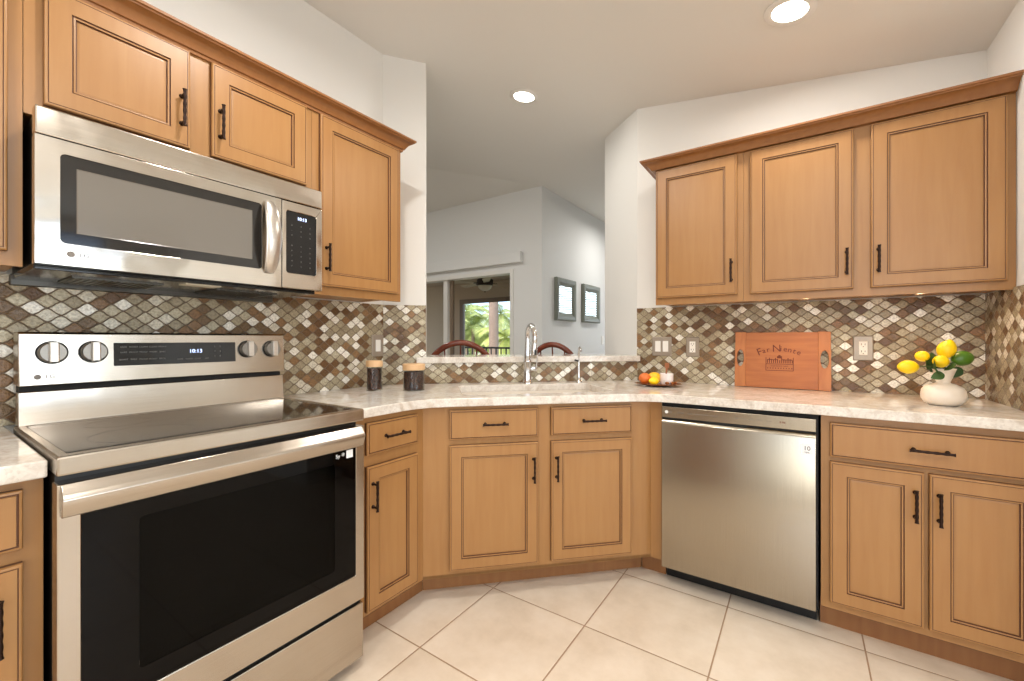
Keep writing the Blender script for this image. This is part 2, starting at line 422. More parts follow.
def W(side, lx, ly, lz=0):
    a = ROT[side]; return (lx * math.cos(a) - ly * math.sin(a), lx * math.sin(a) + ly * math.cos(a), lz)
def thing(name, label, cat, loc, rz=0, group=None):
    o = bpy.data.objects.new(name, None); col.objects.link(o); o.empty_display_size = .1
    o.location = loc; o.rotation_euler = (0, 0, rz); tag(o, label, cat, group); return o
def copy_tree(o, parent=None):
    c = o.copy(); col.objects.link(c); c.parent = parent
    for ch in [x for x in bpy.data.objects if x.parent == o]: copy_tree(ch, c)
    return c
def text(name, s, size, mat, parent, mtx, depth=.0006, align='CENTER'):
    cu = bpy.data.curves.new(name, 'FONT'); cu.body = s; cu.size = size; cu.extrude = depth; cu.align_x = align; cu.align_y = 'CENTER'; cu.resolution_u = 3
    t = bpy.data.objects.new('tmp', cu); col.objects.link(t)
    me = bpy.data.meshes.new_from_object(t); bpy.data.objects.remove(t); bpy.data.curves.remove(cu)
    me.transform(mtx); me.materials.clear(); me.materials.append(mat); me.name = name
    if parent is None: return me
    o = bpy.data.objects.new(name, me); col.objects.link(o); o.parent = parent; return o
def join_me(name, mes, mat, parent):
    for me in mes:
        me.name = name; o = bpy.data.objects.new(name, me); col.objects.link(o); o.parent = parent
FRONT = Matrix.Rotation(PI / 2, 4, 'X')      # text lying in xy -> facing -y
def T(x, y, z): return Matrix.Translation((x, y, z))

# ------------------------------------------------------------------ room shell
def st_pt(s_, t_): return ((s_ - t_) / R2, (s_ + t_) / R2)
cz = lambda x, y: ceil_z(x) + .03
XL, YR, XS = -1.985, 2.70, .672
TW = 2.5244           # t of the diagonal wall
mb = MB().box(-2.35, 3.3, -3.1, 7.6, -.12, 0); fl = struct(mb.build('floor', M['floor']), 'cream square tiled floor')
mb = MB().box(-7.1, -2.35, -.4, 4.15, -.12, -.002); struct(mb.build('floor_living_room', M['carpet']))
mb = MB().prism([(XL - .12, -3.1), (XL, -3.1), (XL, 1.585), (XL - .12, 1.535)], 0, cz); struct(mb.build('wall_left', M['wall']))
S0, S1 = -.2828, -.0389
mb = MB().prism([st_pt(S0, TW), st_pt(S1, TW), st_pt(S1, TW + .12), st_pt(S0 - .05, TW + .12)][::-1], 0, cz); struct(mb.build('wall_stub', M['wall']))
K = (-.87, 2.70); sK = (K[0] + K[1]) / R2
mb = MB().prism([st_pt(S1, TW), st_pt(sK, TW), st_pt(sK, TW + .12), st_pt(S1, TW + .12)], 0, 1.034); struct(mb.build('wall_half', M['wall']))
K2 = (K[0] - .368, K[1] + .368)
mb = MB().prism([K, (XS + .12, 2.70), (XS + .12, K2[1] + .15), (K2[0] + .15, K2[1] + .15), K2], 0, cz); struct(mb.build('wall_right', M['wall']))
mb = MB().prism([(XS, 1.86), (XS + .12, 1.86), (XS + .12, 2.70), (XS, 2.70)], 0, cz); struct(mb.build('wall_side', M['wall']))
mb = MB().box(XS + .12, 3.3, 1.86, 1.98, 0, 2.5); struct(mb.build('wall_alcove', M['wall']))
def wall_with_hole(name, axis, c0, c1, a0, a1, z1, h, m):
    """axis 'x' wall spans a0..a1 in x at y c0..c1; hole = (b0,b1,z0,z1)"""
    mb = MB(); b0, b1, hz0, hz1 = h
    for (p, q, r, s_) in ((a0, b0, 0, z1), (b1, a1, 0, z1), (b0, b1, 0, hz0), (b0, b1, hz1, z1)):
        if q - p < .001 or s_ - r < .001: continue
        if axis == 'x': mb.box(p, q, c0, c1, r, s_)
        else: mb.box(c0, c1, p, q, r, s_)
    return struct(mb.build(name, m))
wall_with_hole('wall_back', 'x', -3.12, -3.0, XL - .12, 3.3, 2.83, (-.1, 1.6, .3, 2.4), M['wall'])
wall_with_hole('wall_far_right', 'y', 3.2, 3.32, -3.0, 1.98, 2.5, (-.2, 1.3, .6, 2.3), M['wall'])
XF, YF = -2.353, 4.024
mb = MB().prism([(XF - .12, YF + .12), (XF, YF), (XF, 7.5), (XF - .12, 7.5)], 0, cz); struct(mb.build('wall_picture', M['wall_cool']))
SL0, SL1, SLZ = -4.75, -2.729, 1.985
zc = ceil_z(XF)
mb = MB()
mb.prism([(SL1, YF), (XF, YF), (XF - .12, YF + .12), (SL1, YF + .12)], 0, zc + .02)
mb.box(-7.1, SL0, YF, YF + .12, 0, zc + .02); mb.box(SL0, SL1, YF, YF + .12, SLZ, zc + .02)
struct(mb.build('wall_slider', M['wall_cool']))
wall_with_hole('wall_end', 'x', 7.5, 7.62, XF - .12, 1.6, 2.95, (-1.9, -.1, .9, 2.3), M['wall_cool'])
mb = MB().box(1.5, 1.62, 2.7, 7.6, 0, 2.6); struct(mb.build('wall_dining', M['wall_cool']))
mb = MB().box(-7.12, -7.0, -.4, YF, 0, 3.6); struct(mb.build('wall_living_left', M['wall_cool']))
mb = MB().box(-7.1, XL - .12, -.42, -.3, 0, 3.6); struct(mb.build('wall_living_back', M['wall_cool']))
# ceiling : one sloping plane, a hip facet over the slider wall and a flat part to the right
hipx, hipy = -7.1, YF - (7.1 + XF) * (.845 / .96)
def cp(x, y, z=None): return (x, y, ceil_z(x) if z is None else z)
mb = MB()
A = [cp(XS, -3.1), cp(XS, 7.6), cp(XF, 7.6), cp(XF, YF, zc), cp(hipx, hipy), cp(hipx, -3.1)]
B = [cp(XF, YF, zc), cp(hipx, YF, zc), cp(hipx, hipy)]
C_ = [cp(XS, -3.1), cp(3.3, -3.1), cp(3.3, 7.6), cp(XS, 7.6)]
for poly in (A, B, C_):
    n = len(poly); up = [(x, y, z + .08) for x, y, z in poly]
    mb.add(poly + up, [tuple(range(n)), tuple(range(2 * n - 1, n - 1, -1))] + [(i, (i + 1) % n, (i + 1) % n + n, i + n) for i in range(n)])
struct(mb.build('ceiling', M['ceiling'], fix=False))

# backsplashes
def splash(n, side, lx0, lx1, ly, z0, z1):
    mb = MB().box(lx0, lx1, -.008, 0, z0, z1); o = mb.build('trim_%d' % n, M['tile']); o.rotation_euler = (0, 0, ROT[side]); o.location = W(side, 0, ly)
    struct(o, 'mosaic backsplash of beige, brown and pearly ogee tiles'); return o
splash(1, 'L', -1.2, 1.585, 1.985, .9145, 1.372)
splash(2, 'D', S0, S1, TW, .9145, 1.372)
splash(3, 'D', S1, sK, TW, .9145, 1.034)
splash(4, 'R', K[0], XS, 2.70, .9145, 1.372)
splash(5, 'S', -2.692, -1.9, XS, .9145, 1.372)

# ------------------------------------------------------------------ cabinet parts
def door(parent, x0, x1, z0, z1, yf, name='door', rail=.052):
    """yf = face frame plane, door sits in front of it (towards -y)"""
    b = yf - .0005; f = yf - .020
    g = MB().rings(x0, x1, z0, z1, [(0, b, 0), (0, f + .008, 1), (0, f + .004, 0), (.0015, f + .001, 0), (.004, f, 0), (.0065, f, 0), (.0070, f + .0012, 1), (.0080, f + .0012, 1), (.0086, f, 1),  # dark outer side strip paints the shadow line around the door
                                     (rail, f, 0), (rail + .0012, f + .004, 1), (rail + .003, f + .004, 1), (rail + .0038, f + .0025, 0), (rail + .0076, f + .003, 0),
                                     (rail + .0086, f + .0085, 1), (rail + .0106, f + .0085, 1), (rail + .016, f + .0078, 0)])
    return g.build(name, [M['wood'], M['glaze_and_shade']], parent, fix=False)
def drawer(parent, x0, x1, z0, z1, yf, name='drawer'):
    b = yf - .0005; f = yf - .020
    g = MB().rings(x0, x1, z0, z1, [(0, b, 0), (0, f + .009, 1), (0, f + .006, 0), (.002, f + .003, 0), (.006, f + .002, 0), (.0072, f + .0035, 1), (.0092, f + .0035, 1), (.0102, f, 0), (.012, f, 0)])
    return g.build(name, [M['wood'], M['glaze_and_shade']], parent, fix=False)
def handle(parent, cx, cz_, yf, vertical=True, L=.116):
    """bronze bar pull with a knotted grip"""
    mb = MB(); y0 = yf - .020; yb = y0 - .028
    prof = []
    n = 26
    for i in range(n + 1):
        u = i / n; k = abs(u - .5) * 2
        r = .0050 + .0006 * math.cos(u * PI * 2 * 5) * (1 if k < .8 else 0) + (.0016 if k > .93 else 0)
        prof.append((r, (u - .5) * L))
    mt = T(cx, yb, cz_) @ (Matrix.Identity(4) if vertical else Matrix.Rotation(PI / 2, 4, 'Y'))
    mb.lathe(prof, 10, 0, mt)
    for sgn in (-1, 1):
        d = sgn * L * .38
        px, pz = (cx, cz_ + d) if vertical else (cx + d, cz_)
        mb.tube([(px, y0 + .0008, pz), (px, y0 - .004, pz), (px, y0 - .006, pz), (px, yb, pz)], [.0075, .0068, .0042, .0042], 10)
    return mb.build('handle', M['bronze'], parent, smooth=50, fix=True)

# ---- base cabinets
FZ = .875
def base_cab(label, side, lx0, lx1, yface, depth, toe_z=.105, mats=None, toe_y=None, xl=None, xr=None):
    t = thing('base_cabinet', label, 'cabinet', W(side, lx0, yface), ROT[side])
    w = lx1 - lx0
    mb = MB().box(0, w, 0, .02, toe_z, FZ); mb.box(.001, w - .001, .02, depth, toe_z + .004, FZ - .002)
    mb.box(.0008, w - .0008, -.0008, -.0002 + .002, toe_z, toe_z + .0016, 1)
    mb.build('cabinet_body', [M['wood'], M['glaze_and_shade']], t)
    MB().box(0, w, .075, depth - .002, 0.0005, toe_z).build('toe_kick', M['toe'], t)
    return t
# sink run on the diagonal (mitred carcass, so the body is drawn from its plan)
YFc, YRf = 1.385, 2.10
tF = 2.71 / R2
def dpt(x, y): return ((x + y) / R2, (y - x) / R2)
cabD = thing('sink_cabinet', 'wide diagonal maple base cabinet under the sink with two false drawer fronts', 'cabinet', W('D', 0.506, tF), ROT['D'])
o_s, o_t = .506, tF
def Dl(x, y): s_, t_ = dpt(x, y); return (s_ - o_s, t_ - o_t)
bl = (-1.385, 1.325); br = (-.61, 2.10)
plan = [Dl(*bl), Dl(*br), Dl(-.61, 2.64), Dl(-.86, 2.64), Dl(-1.93, 1.57), Dl(-1.93, 1.325)]
tl, tr = (-1.4605, 1.394), (-.679, 2.1755)
mb = MB()
# body as walls so that the sink bowl can hang inside
def wallplan(mb, a, b_, th, z0, z1):
    a = Vector(a); b_ = Vector(b_); d = (b_ - a).normalized(); n = Vector((-d.y, d.x)) * th
    mb.prism([tuple(a), tuple(b_), tuple(b_ + n), tuple(a + n)], z0, z1)
wallplan(mb, plan[0], plan[1], .02, .105, FZ)
wallplan(mb, plan[1], plan[2], .015, .105, FZ); wallplan(mb, plan[5], plan[0], .015, .105, FZ)
wallplan(mb, plan[4], plan[5], .015, .105, FZ); wallplan(mb, plan[2], plan[3], .015, .105, FZ)
mb.prism(plan, .105, .12)
mb.build('cabinet_body', M['wood'], cabD)
mb = MB(); wallplan(mb, Dl(*tl), Dl(*tr), .02, .0005, .105); mb.build('toe_kick', M['toe'], cabD)
for (a, b_) in ((.0735, .4805), (.5425, .9465)):
    d = drawer(cabD, a - o_s, b_ - o_s, .725, .857, 0, 'false_drawer'); handle(d, (a + b_) / 2 - o_s, .792, 0, False)
d = door(cabD, .0735 - o_s, .4805 - o_s, .140, .700, 0); handle(d, .4805 - .024 - o_s, .578, 0)
d = door(cabD, .5425 - o_s, .9465 - o_s, .140, .700, 0); handle(d, .5425 + .024 - o_s, .578, 0)

cN = base_cab('narrow maple base cabinet right of the range, one drawer over one door', 'L', .962, 1.3245, 1.385, .54)
d = drawer(cN, .058, .318, .728, .852, 0); handle(d, .188, .792, 0, False)
d = door(cN, .058, .318, .125, .683, 0); handle(d, .058 + .024, .572, 0)
MB().box(.3625, .4305, .0755, .095, .0005, .105).build('toe_return', M['toe'], cN)
cLft = base_cab('maple base cabinet at the left edge, left of the range', 'L', -.42, .186, 1.385, .58)
d = drawer(cLft, .04, .575, .728, .854, 0); handle(d, .305, .792, 0, False)
d = door(cLft, .04, .303, .125, .698, 0); handle(d, .303 - .024, .585, 0)
d = door(cLft, .312, .575, .125, .698, 0); handle(d, .575 - .035, .585, 0)
cRt = base_cab('maple base cabinet right of the dishwasher, wide drawer over two doors', 'R', .066, .670, 2.10, .585)
d = drawer(cRt, .028, .588, .712, .846, 0); handle(d, .313, .777, 0, False)
d = door(cRt, .028, .298, .137, .694, 0); handle(d, .298 - .024, .578, 0)
d = door(cRt, .312, .588, .137, .694, 0); handle(d, .312 + .024, .578, 0)
# dishwasher filler panel on its left
t = thing('filler_panel', 'plain maple filler strip between sink cabinet and dishwasher', 'cabinet filler', (-.6095, 2.10, 0))
MB().box(0, .052, 0, .02, .105, FZ).build('panel', M['wood'], t)
MB().box(-.066, .052, .0755, .095, .0005, .105).build('toe_kick', M['toe'], t)

# ---- worktops
def bez(p0, p1, p2, n=8):
    return [tuple((1 - u) ** 2 * a + 2 * u * (1 - u) * b_ + u * u * c for a, b_, c in zip(p0, p1, p2)) for u in [i / n for i in range(n + 1)]]
kE = 2.655; xe, ye = -1.357, 2.056
b1 = (xe, xe + kE); b2 = (ye - kE, ye)
out = [(xe, .9575)] + bez((b1[0], b1[1] - .11), b1, (b1[0] + .09, b1[1] + .09)) + bez((b2[0] - .09, b2[1] - .09), b2, (b2[0] + .12, b2[1])) + [(XS, ye), (XS, 2.70), K, (XL, 1.585), (XL, .9575)]
sk = (.14, .90, 1.985, 2.385)    # sink opening in s,t
def rrect(s0, s1, t0, t1, r, n=5):
    pts = []
    for (cx_, cy_, a0) in ((s1 - r, t1 - r, 0), (s0 + r, t1 - r, 90), (s0 + r, t0 + r, 180), (s1 - r, t0 + r, 270)):
        for i in range(n + 1):
            a = math.radians(a0 + 90 * i / n); pts.append((cx_ + r * math.cos(a), cy_ + r * math.sin(a)))
    return pts
hole = [st_pt(*p) for p in rrect(*sk, .05)]
o = MB().prism(out, .876, .914, 0, hole).build('countertop', M['quartz'], bevel=.004); tag(o, 'long pale quartz countertop wrapping the corner around the sink', 'countertop')
o = MB().box(XL, -1.345, -.8, .1875, .876, .914).build('countertop', M['quartz'], bevel=.004); tag(o, 'short pale quartz countertop left of the range', 'countertop')
# ledge (bar top) on the half wall
tl0 = 2.4925
led = [st_pt(-.092, tl0), st_pt(1.3, tl0), st_pt(sK, TW - .009), st_pt(sK - .001, 2.86), st_pt(S1 + .001, 2.86), st_pt(S1 + .001, TW - .0095), st_pt(-.092, TW - .0095)]
o = MB().prism(led, 1.0345, 1.0705).build('bar_ledge', M['quartz'], bevel=.004); tag(o, 'pale quartz ledge on the half wall behind the sink', 'ledge')

# ---- sink
t = thing('sink', 'undermount cream sink basin below the faucet', 'sink', W('D', (sk[0] + sk[1]) / 2, (sk[2] + sk[3]) / 2, .70), ROT['D'])
mb = MB(); hw, hd = (sk[1] - sk[0]) / 2, (sk[3] - sk[2]) / 2
loops = [(hw + .02, hd + .02, .1755, .06), (hw + .002, hd + .002, .1755, .05), (hw - .004, hd - .004, .03, .05), (hw - .03, hd - .03, .006, .04), (.05, .04, 0.001, .02)]
vv = []; ff = []; n = None
for (a, b_, z, r) in loops:
    p = rrect(-a, a, -b_, b_, min(r, b_ * .9)); n = len(p); vv += [(x, y, z) for x, y in p]
for k in range(len(loops) - 1):
    for i in range(n): ff.append((k * n + i, k * n + (i + 1) % n, (k + 1) * n + (i + 1) % n, (k + 1) * n + i))
mb.add(vv, ff + [tuple(range((len(loops) - 1) * n, len(loops) * n))]); o = mb.build('basin', M['sinkw'], t, smooth=40)
sd = o.modifiers.new('thick', 'SOLIDIFY'); sd.thickness = .006; sd.offset = 1 if False else -1
MB().lathe([(.03, .0015), (.042, .0015), (.042, .004), (.03, .003)], 24).build('drain', M['chrome'], t, smooth=40)

# ---- faucet
fs, ft = .553, 2.452
t = thing('faucet', 'tall chrome pull-down kitchen faucet behind the sink', 'faucet', W('D', fs, ft, .9142), ROT['D'])
mb = MB().lathe([(.032, 0), (.032, .006), (.027, .012), (.024, .03), (.023, .12), (.0245, .125), (.0245, .135), (.021, .142), (.018, .17), (.0155, .2)], 24)
pts = [(0, 0, .19)]
for i in range(19):
    a = PI - PI * 1.08 * i / 18; pts.append((.008 * (1 + math.cos(a)) / 2, -.075 - .075 * math.cos(a) * 1, .265 + .075 * math.sin(a)))
mb.tube(pts, [.0155] + [.0145] * 19, 16); mb.build('spout', M['chrome'], t, smooth=50)
e0 = Vector(pts[-1]); dr = (Vector(pts[-1]) - Vector(pts[-2])).normalized()
MB().tube([e0, e0 + dr * .012, e0 + dr * .018, e0 + dr * .06, e0 + dr * .09, e0 + dr * .094], [.0135, .014, .0155, .018, .021, .018], 20).build('spray_head', M['chrome'], t, smooth=50)
MB().box(e0.x - .006, e0.x + .006, e0.y - .0235, e0.y - .016, e0.z - .075, e0.z - .045).build('spray_button', M['black'], t, bevel=.002)
mb = MB().tube([(.012, 0, .085), (.05, 0, .085), (.056, 0, .085)], [.015, .015, .012], 20); mb.tube([(.052, 0, .085), (.056, -.004, .12), (.06, -.010, .165)], [.006, .005, .0045], 12)
mb.build('lever', M['chrome'], t, smooth=50)
t = thing('water_dispenser', 'slim chrome drinking water tap with black tip, right of the faucet', 'water tap', W('D', .872, 2.448, .9142), ROT['D'])
mb = MB().lathe([(.02, 0), (.02, .005), (.012, .012), (.008, .03), (.0065, .06), (.006, .13)], 20)
mb.tube([(0, 0, .12), (0, 0, .18), (-.002, -.012, .205), (-.005, -.035, .214), (-.008, -.055, .206), (-.009, -.062, .19)], .0055, 12)
mb.build('spout', M['chrome'], t, smooth=50)
mb = MB().tube([(0, 0, .128), (-.018, 0, .132), (-.026, 0, .134)], [.006, .006, .007], 12); mb.build('lever', M['black'], t, smooth=50)

# ------------------------------------------------------------------ upper cabinets
UZ0, UZ1 = 1.364, 2.125
UZL = 2.140
def upper(label, side, lx0, lx1, yface, depth, z0=UZ0, name='wall_cabinet'):
    UZ1 = UZL if side == 'L' else 2.125
    t = thing(name, label, 'cabinet', W(side, lx0, yface, z0), ROT[side]); w = lx1 - lx0
    mb = MB().box(0, w, 0, .02, 0, UZ1 - z0)
    mb.box(.0005, w - .0005, .02, depth, .014, UZ1 - z0 - .002); mb.build('cabinet_body', M['wood'], t)
    return t
def ud(t, z0, x0, x1, za, zb, hs=None, hz=.118):
    d = door(t, x0, x1, za - z0, zb - z0, 0)
    if hs: handle(d, (x0 + .024) if hs == 'l' else (x1 - .024), za - z0 + hz, 0)
    return d
yfL = 1.675
c = upper('leftmost maple wall cabinet beside the microwave, cut off by the frame', 'L', -.42, .1885, yfL, .308)
ud(c, UZ0, .30, .582, 1.40, 2.120, 'l')
ud(c, UZ0, .012, .29, 1.40, 2.120, 'r')
c = upper('short maple wall cabinet with two doors above the microwave', 'L', .190, .976, yfL, .308, 1.768)
ud(c, 1.768, .034, .359, 1.800, 2.120, 'r', .117); ud(c, 1.768, .421, .757, 1.800, 2.120, 'l', .117)
c = upper('tall single-door maple wall cabinet right of the microwave', 'L', .977, 1.447, yfL, .308)
ud(c, UZ0, .030, .445, 1.400, 2.120, 'l')
yfR = 2.395
c = upper('single-door maple wall cabinet above the light switches, left end of its run', 'R', -.668, -.238, yfR, .303)
ud(c, UZ0, .008, .403, 1.400, 2.102, 'r')
c = upper('wide two-door maple wall cabinet above the wooden tray and lemon vase', 'R', -.237, .671, yfR, .303)
ud(c, UZ0, .030, .427, 1.398, 2.102, 'r'); ud(c, UZ0, .486, .883, 1.398, 2.102, 'l')
# crown mouldings
def sweep(path, prof, right=True):
    n = len(path); dirs = []
    for i in range(n - 1):
        d = (Vector(path[i + 1]) - Vector(path[i])).normalized(); dirs.append(Vector((d.y, -d.x)) if right else Vector((-d.y, d.x)))
    vv = []; m_ = len(prof)
    for i, p in enumerate(path):
        if i == 0: o_ = dirs[0]
        elif i == n - 1: o_ = dirs[-1]
        else:
            o_ = dirs[i - 1] + dirs[i]; o_ = o_ / (o_.length_squared / 2)
        for (q, z) in prof: vv.append((p[0] + o_.x * q, p[1] + o_.y * q, z))
    ff = []
    for i in range(n - 1):
        for j in range(m_):
            ff.append((i * m_ + j, i * m_ + (j + 1) % m_, (i + 1) * m_ + (j + 1) % m_, (i + 1) * m_ + j))
    ff.append(tuple(range(m_))); ff.append(tuple(range((n - 1) * m_, n * m_)))
    return MB().add(vv, ff)
CP = [(-.01, 2.1255), (.0005, 2.1255), (.0005, 2.108), (.010, 2.108), (.012, 2.117), (.019, 2.119), (.024, 2.127), (.034, 2.139), (.049, 2.150), (.060, 2.154), (.062, 2.158), (.069, 2.160), (.070, 2.168), (-.01, 2.168)]
CP2 = [(.0005, 2.1262), (.0005, 2.108)] + CP[3:-1] + [(-.02, 2.168), (-.02, 2.1262)]
o = sweep([(-1.675, -.42), (-1.675, 1.447), (-1.983, 1.447)], [(q * .82, z + .0155) for q, z in CP2]).build('crown_molding', M['crown'], smooth=35); tag(o, 'maple crown moulding along the left wall cabinets', 'moulding')
o = sweep([(-.668, 2.698), (-.668, 2.395), (.671, 2.395)], [(q, z if z < 2.109 else (z if z in (2.1262,) else z - .009)) for q, z in CP2], True).build('crown_molding', M['crown'], smooth=35)
tag(o, 'maple crown moulding along the right wall cabinets', 'moulding')
# warm puck lights beneath the right wall cabinets
for i, (x, lb) in enumerate(((-.45, 'left of the three warm puck lights under the right cabinets'), (.02, 'middle of the three warm puck lights under the right cabinets'), (.42, 'right of the three warm puck lights under the right cabinets'))):
    t = thing('puck_light', lb, 'light', (x, 2.455, 1.378), 0, 'puck lights under the right cabinets')
    MB().lathe([(.034, -.006), (.034, 0)], 24).build('housing', M['bronze'], t, smooth=30)
    MB().lathe([(.0, -.0072), (.026, -.0072), (.028, -.0062)], 24).build('lens', M['undercab'], t, smooth=30)
    area('puck_light_beam', (x, 2.455, 1.367), (-.35, 0, 0), .05, .05, 1.2 if i else .25, (1, .66, .36), 'DISK')

# ------------------------------------------------------------------ microwave
yf = 1.56
mw = thing('microwave', 'stainless over-the-range microwave mounted above the range', 'microwave', W('L', .195, yf, 1.36), ROT['L'])
Wd, Ht = .758, .397
MB().box(0.006, Wd - .006, .03, .42, .010, Ht - .004).build('case', M['black'], mw, bevel=.003)
mb = MB().box(0, Wd, 0, .035, .327, Ht); mb.build('vent_panel', M['steel_mw'], mw, bevel=.004)
dw_ = .600
# door: steel sheet with an opening, dark glass and inner screen
mb = MB()
def slab_hole(mb, x0, x1, z0, z1, hx0, hx1, hz0, hz1, y0, y1, r=.012, mi=0):
    outer = [(x0, z0), (x1, z0), (x1, z1), (x0, z1)]
    hl = rrect(hx0, hx1, hz0, hz1, r)
    m_ = Matrix(((1, 0, 0, 0), (0, 0, 1, 0), (0, 1, 0, 0), (0, 0, 0, 1)))
    mb.prism(outer, y0, y1, mi, hl, m_)
slab_hole(mb, 0, dw_, .004, .3245, .044, .533, .061, .290, 0, .035, .012)
md = mb.build('door', M['steel_mw'], mw, bevel=.003)
mb = MB().rings(.044, .533, .061, .290, [(0, .012, 0), (0, .004, 0), (.030, .004, 0), (.0325, .0052, 1)])
w_ = mb.build('door_window', [M['mwglass'], M['mwscreen']], md, fix=False)
w_.data.polygons[len(w_.data.polygons) - 2].material_index = 1
mb = MB()
pts = []
for i in range(15):
    u = i / 14; pts.append((.555, -.004 - .036 * math.sin(PI * u) ** .7, .052 + u * .250))
mb.tube(pts, [.016 + .011 * math.sin(PI * i / 14) ** .5 for i in range(15)], 16, flat=.38)
mb.build('handle', M['steel_knob'], md, smooth=50)
text('logo', 'LG', .016, M['grayprint'], md, T(.088, -.0005, .035) @ FRONT)
mb = MB().lathe([(.0078, 0), (.0078, .0012)], 20, 0, T(.063, 0, .035) @ FRONT); mb.build('logo_disc', M['grayprint'], md)
mb = MB(); slab_hole(mb, dw_ + .0025, Wd, .004, .3245, .618, .734, .061, .290, 0, .035, .010)
cp_ = mb.build('control_panel', M['steel_mw'], mw, bevel=.003)
MB().box(.6185, .7335, .004, .010, .0615, .2895).build('keypad', M['display'], cp_)
text('clock_digits', '10:13', .017, M['digit'], cp_, T(.679, .0036, .268) @ FRONT)
mes = []
for r in range(9):
    for c_ in range(3):
        if r in (3,) : continue
        mes.append(text('k', random.choice(['1', '2', '3', '4', '5', '6', '7', '8', '9', '0', '-', '+']), .0075, M['legend'], None, T(.64 + c_ * .035, .0036, .240 - r * .019) @ FRONT))
join_me('key_legend', mes, M['legend'], cp_)
# underside
mb = MB().box(.004, Wd - .004, .045, .40, -.006, .010); ub = mb.build('underside', M['hoodunder'], mw, bevel=.002)
for (a, b_) in ((.09, .30), (.45, .66)):
    mb = MB().box(a, b_, .15, .34, -.0095, -.006)
    for i in range(12): mb.box(a + .006 + i * (b_ - a - .012) / 12, a + .012 + i * (b_ - a - .012) / 12, .155, .335, -.0115, -.0095)
    mb.build('grease_filter', M['filter'], ub)
MB().box(.33, .43, .06, .12, -.009, -.006).build('lamp_lens', M['fan_bowl'], ub)
MB().box(0.0, Wd, .385, .419, -.022, .010).build('rear_lip', M['filter'], mw, bevel=.002)

# ------------------------------------------------------------------ range
rg = thing('range', 'freestanding stainless electric range with black glass oven door', 'range', W('L', .192, 1.29, 0), ROT['L'])
RW = .758     # local y: 0 = x -1.29 plane, positive = into wall
MB().box(.004, RW - .004, .045, .62, .035, .882).build('body', M['black'], rg)
for (a, b_) in ((.05, .08), (RW - .05, .08), (.05, .56), (RW - .05, .56)):
    MB().lathe([(.016, 0.0005), (.016, .01), (.009, .012), (.009, .036)], 14, 0, T(a, b_, 0)).build('foot', M['black'], rg)
# cooktop frame and glass
mb = MB(); fr = [(0, 0), (RW, 0), (RW, .575), (0, .575)]
mb.prism(fr, .884, .926, 0, rrect(.022, RW - .022, .034, .545, .006)); mb.build('cooktop_frame', M['steel'], rg, bevel=.005)
mb = MB().box(.0225, RW - .0225, .0345, .5445, .900, .9235); ct = mb.build('cooktop', M['cooktop'], rg)
M['ringline'] = simple('burner_ring_print', (64, 62, 60), .25)
for (a, b_, r) in ((.19, .17, .11), (.57, .17, .09), (.19, .41, .075), (.57, .41, .11), (.38, .30, .05)):
    mb = MB(); seg = 48
    for rr in ((r, r + .0015),):
        vv = [(a + q * math.cos(2 * PI * i / seg), b_ + q * math.sin(2 * PI * i / seg), .9237) for q in rr for i in range(seg)]
        mb.add(vv, [(i, (i + 1) % seg, seg + (i + 1) % seg, seg + i) for i in range(seg)])
    mb.build('burner_ring', M['ringline'], ct)
# lower backguard slope, gap and control panel
def profile_box(name, prof, x0, x1, mat, parent, bevel=.003, smooth=35):
    """prof: closed (y,z) polygon extruded along x"""
    n = len(prof); vv = [(x0, y, z) for y, z in prof] + [(x1, y, z) for y, z in prof]
    ff = [tuple(range(n)), tuple(range(2 * n - 1, n - 1, -1))] + [(i, (i + 1) % n, (i + 1) % n + n, i + n) for i in range(n)]
    return MB().add(vv, ff).build(name, mat, parent, bevel=bevel, smooth=smooth)
profile_box('lower_backguard', [(.552, .926), (.556, .934), (.566, 1.021), (.60, 1.021), (.60, .900), (.552, .900)], 0.007, RW + .002, M['steel'], rg)
MB().box(.012, RW - .002, .582, .64, 1.015, 1.045).build('backguard_gap', M['black_gap'], rg)
cpn = profile_box('control_panel', [(.566, 1.037), (.574, 1.192), (.580, 1.1965), (.66, 1.1965), (.66, 1.037)], .009, RW + .010, M['steel'], rg, .003)
sl = math.atan2(.008, .155)
CPM = T(0, .566, 1.037) @ Matrix.Rotation(-sl, 4, 'X')     # panel coordinates: x along, z up the slope, -y out
# display
x0, x1 = .214, .575
MB().box(x0, x1, -.0022, .002, .050, .126, 0, CPM).build('display', M['display'], cpn, bevel=.001)
text('clock_digits', '10:13', .019, M['digit'], cpn, CPM @ T(.441, -.0026, .094) @ FRONT)
mes = []
for r in range(3):
    for c_ in range(5): mes.append(text('k', random.choice(['BAKE', 'ROAST', 'BROIL', 'WARM', 'PROOF', 'CLEAN']), .0072, M['legend'], None, CPM @ T(.238 + c_ * .026, -.0026, .112 - r * .018 - (.006 if r == 2 else 0)) @ FRONT))
for r in range(3):
    for c_ in range(2): mes.append(text('k', str(r * 2 + c_ + 1), .008, M['legend'], None, CPM @ T(.503 + c_ * .018, -.0026, .110 - r * .018) @ FRONT))
for c_, s_ in enumerate(('TIMER', 'CLOCK', 'START', 'OFF')): mes.append(text('k', s_, .0065, M['legend'], None, CPM @ T(.392 + c_ * .028, -.0026, .066) @ FRONT))
join_me('key_legend', mes, M['legend'], cpn)
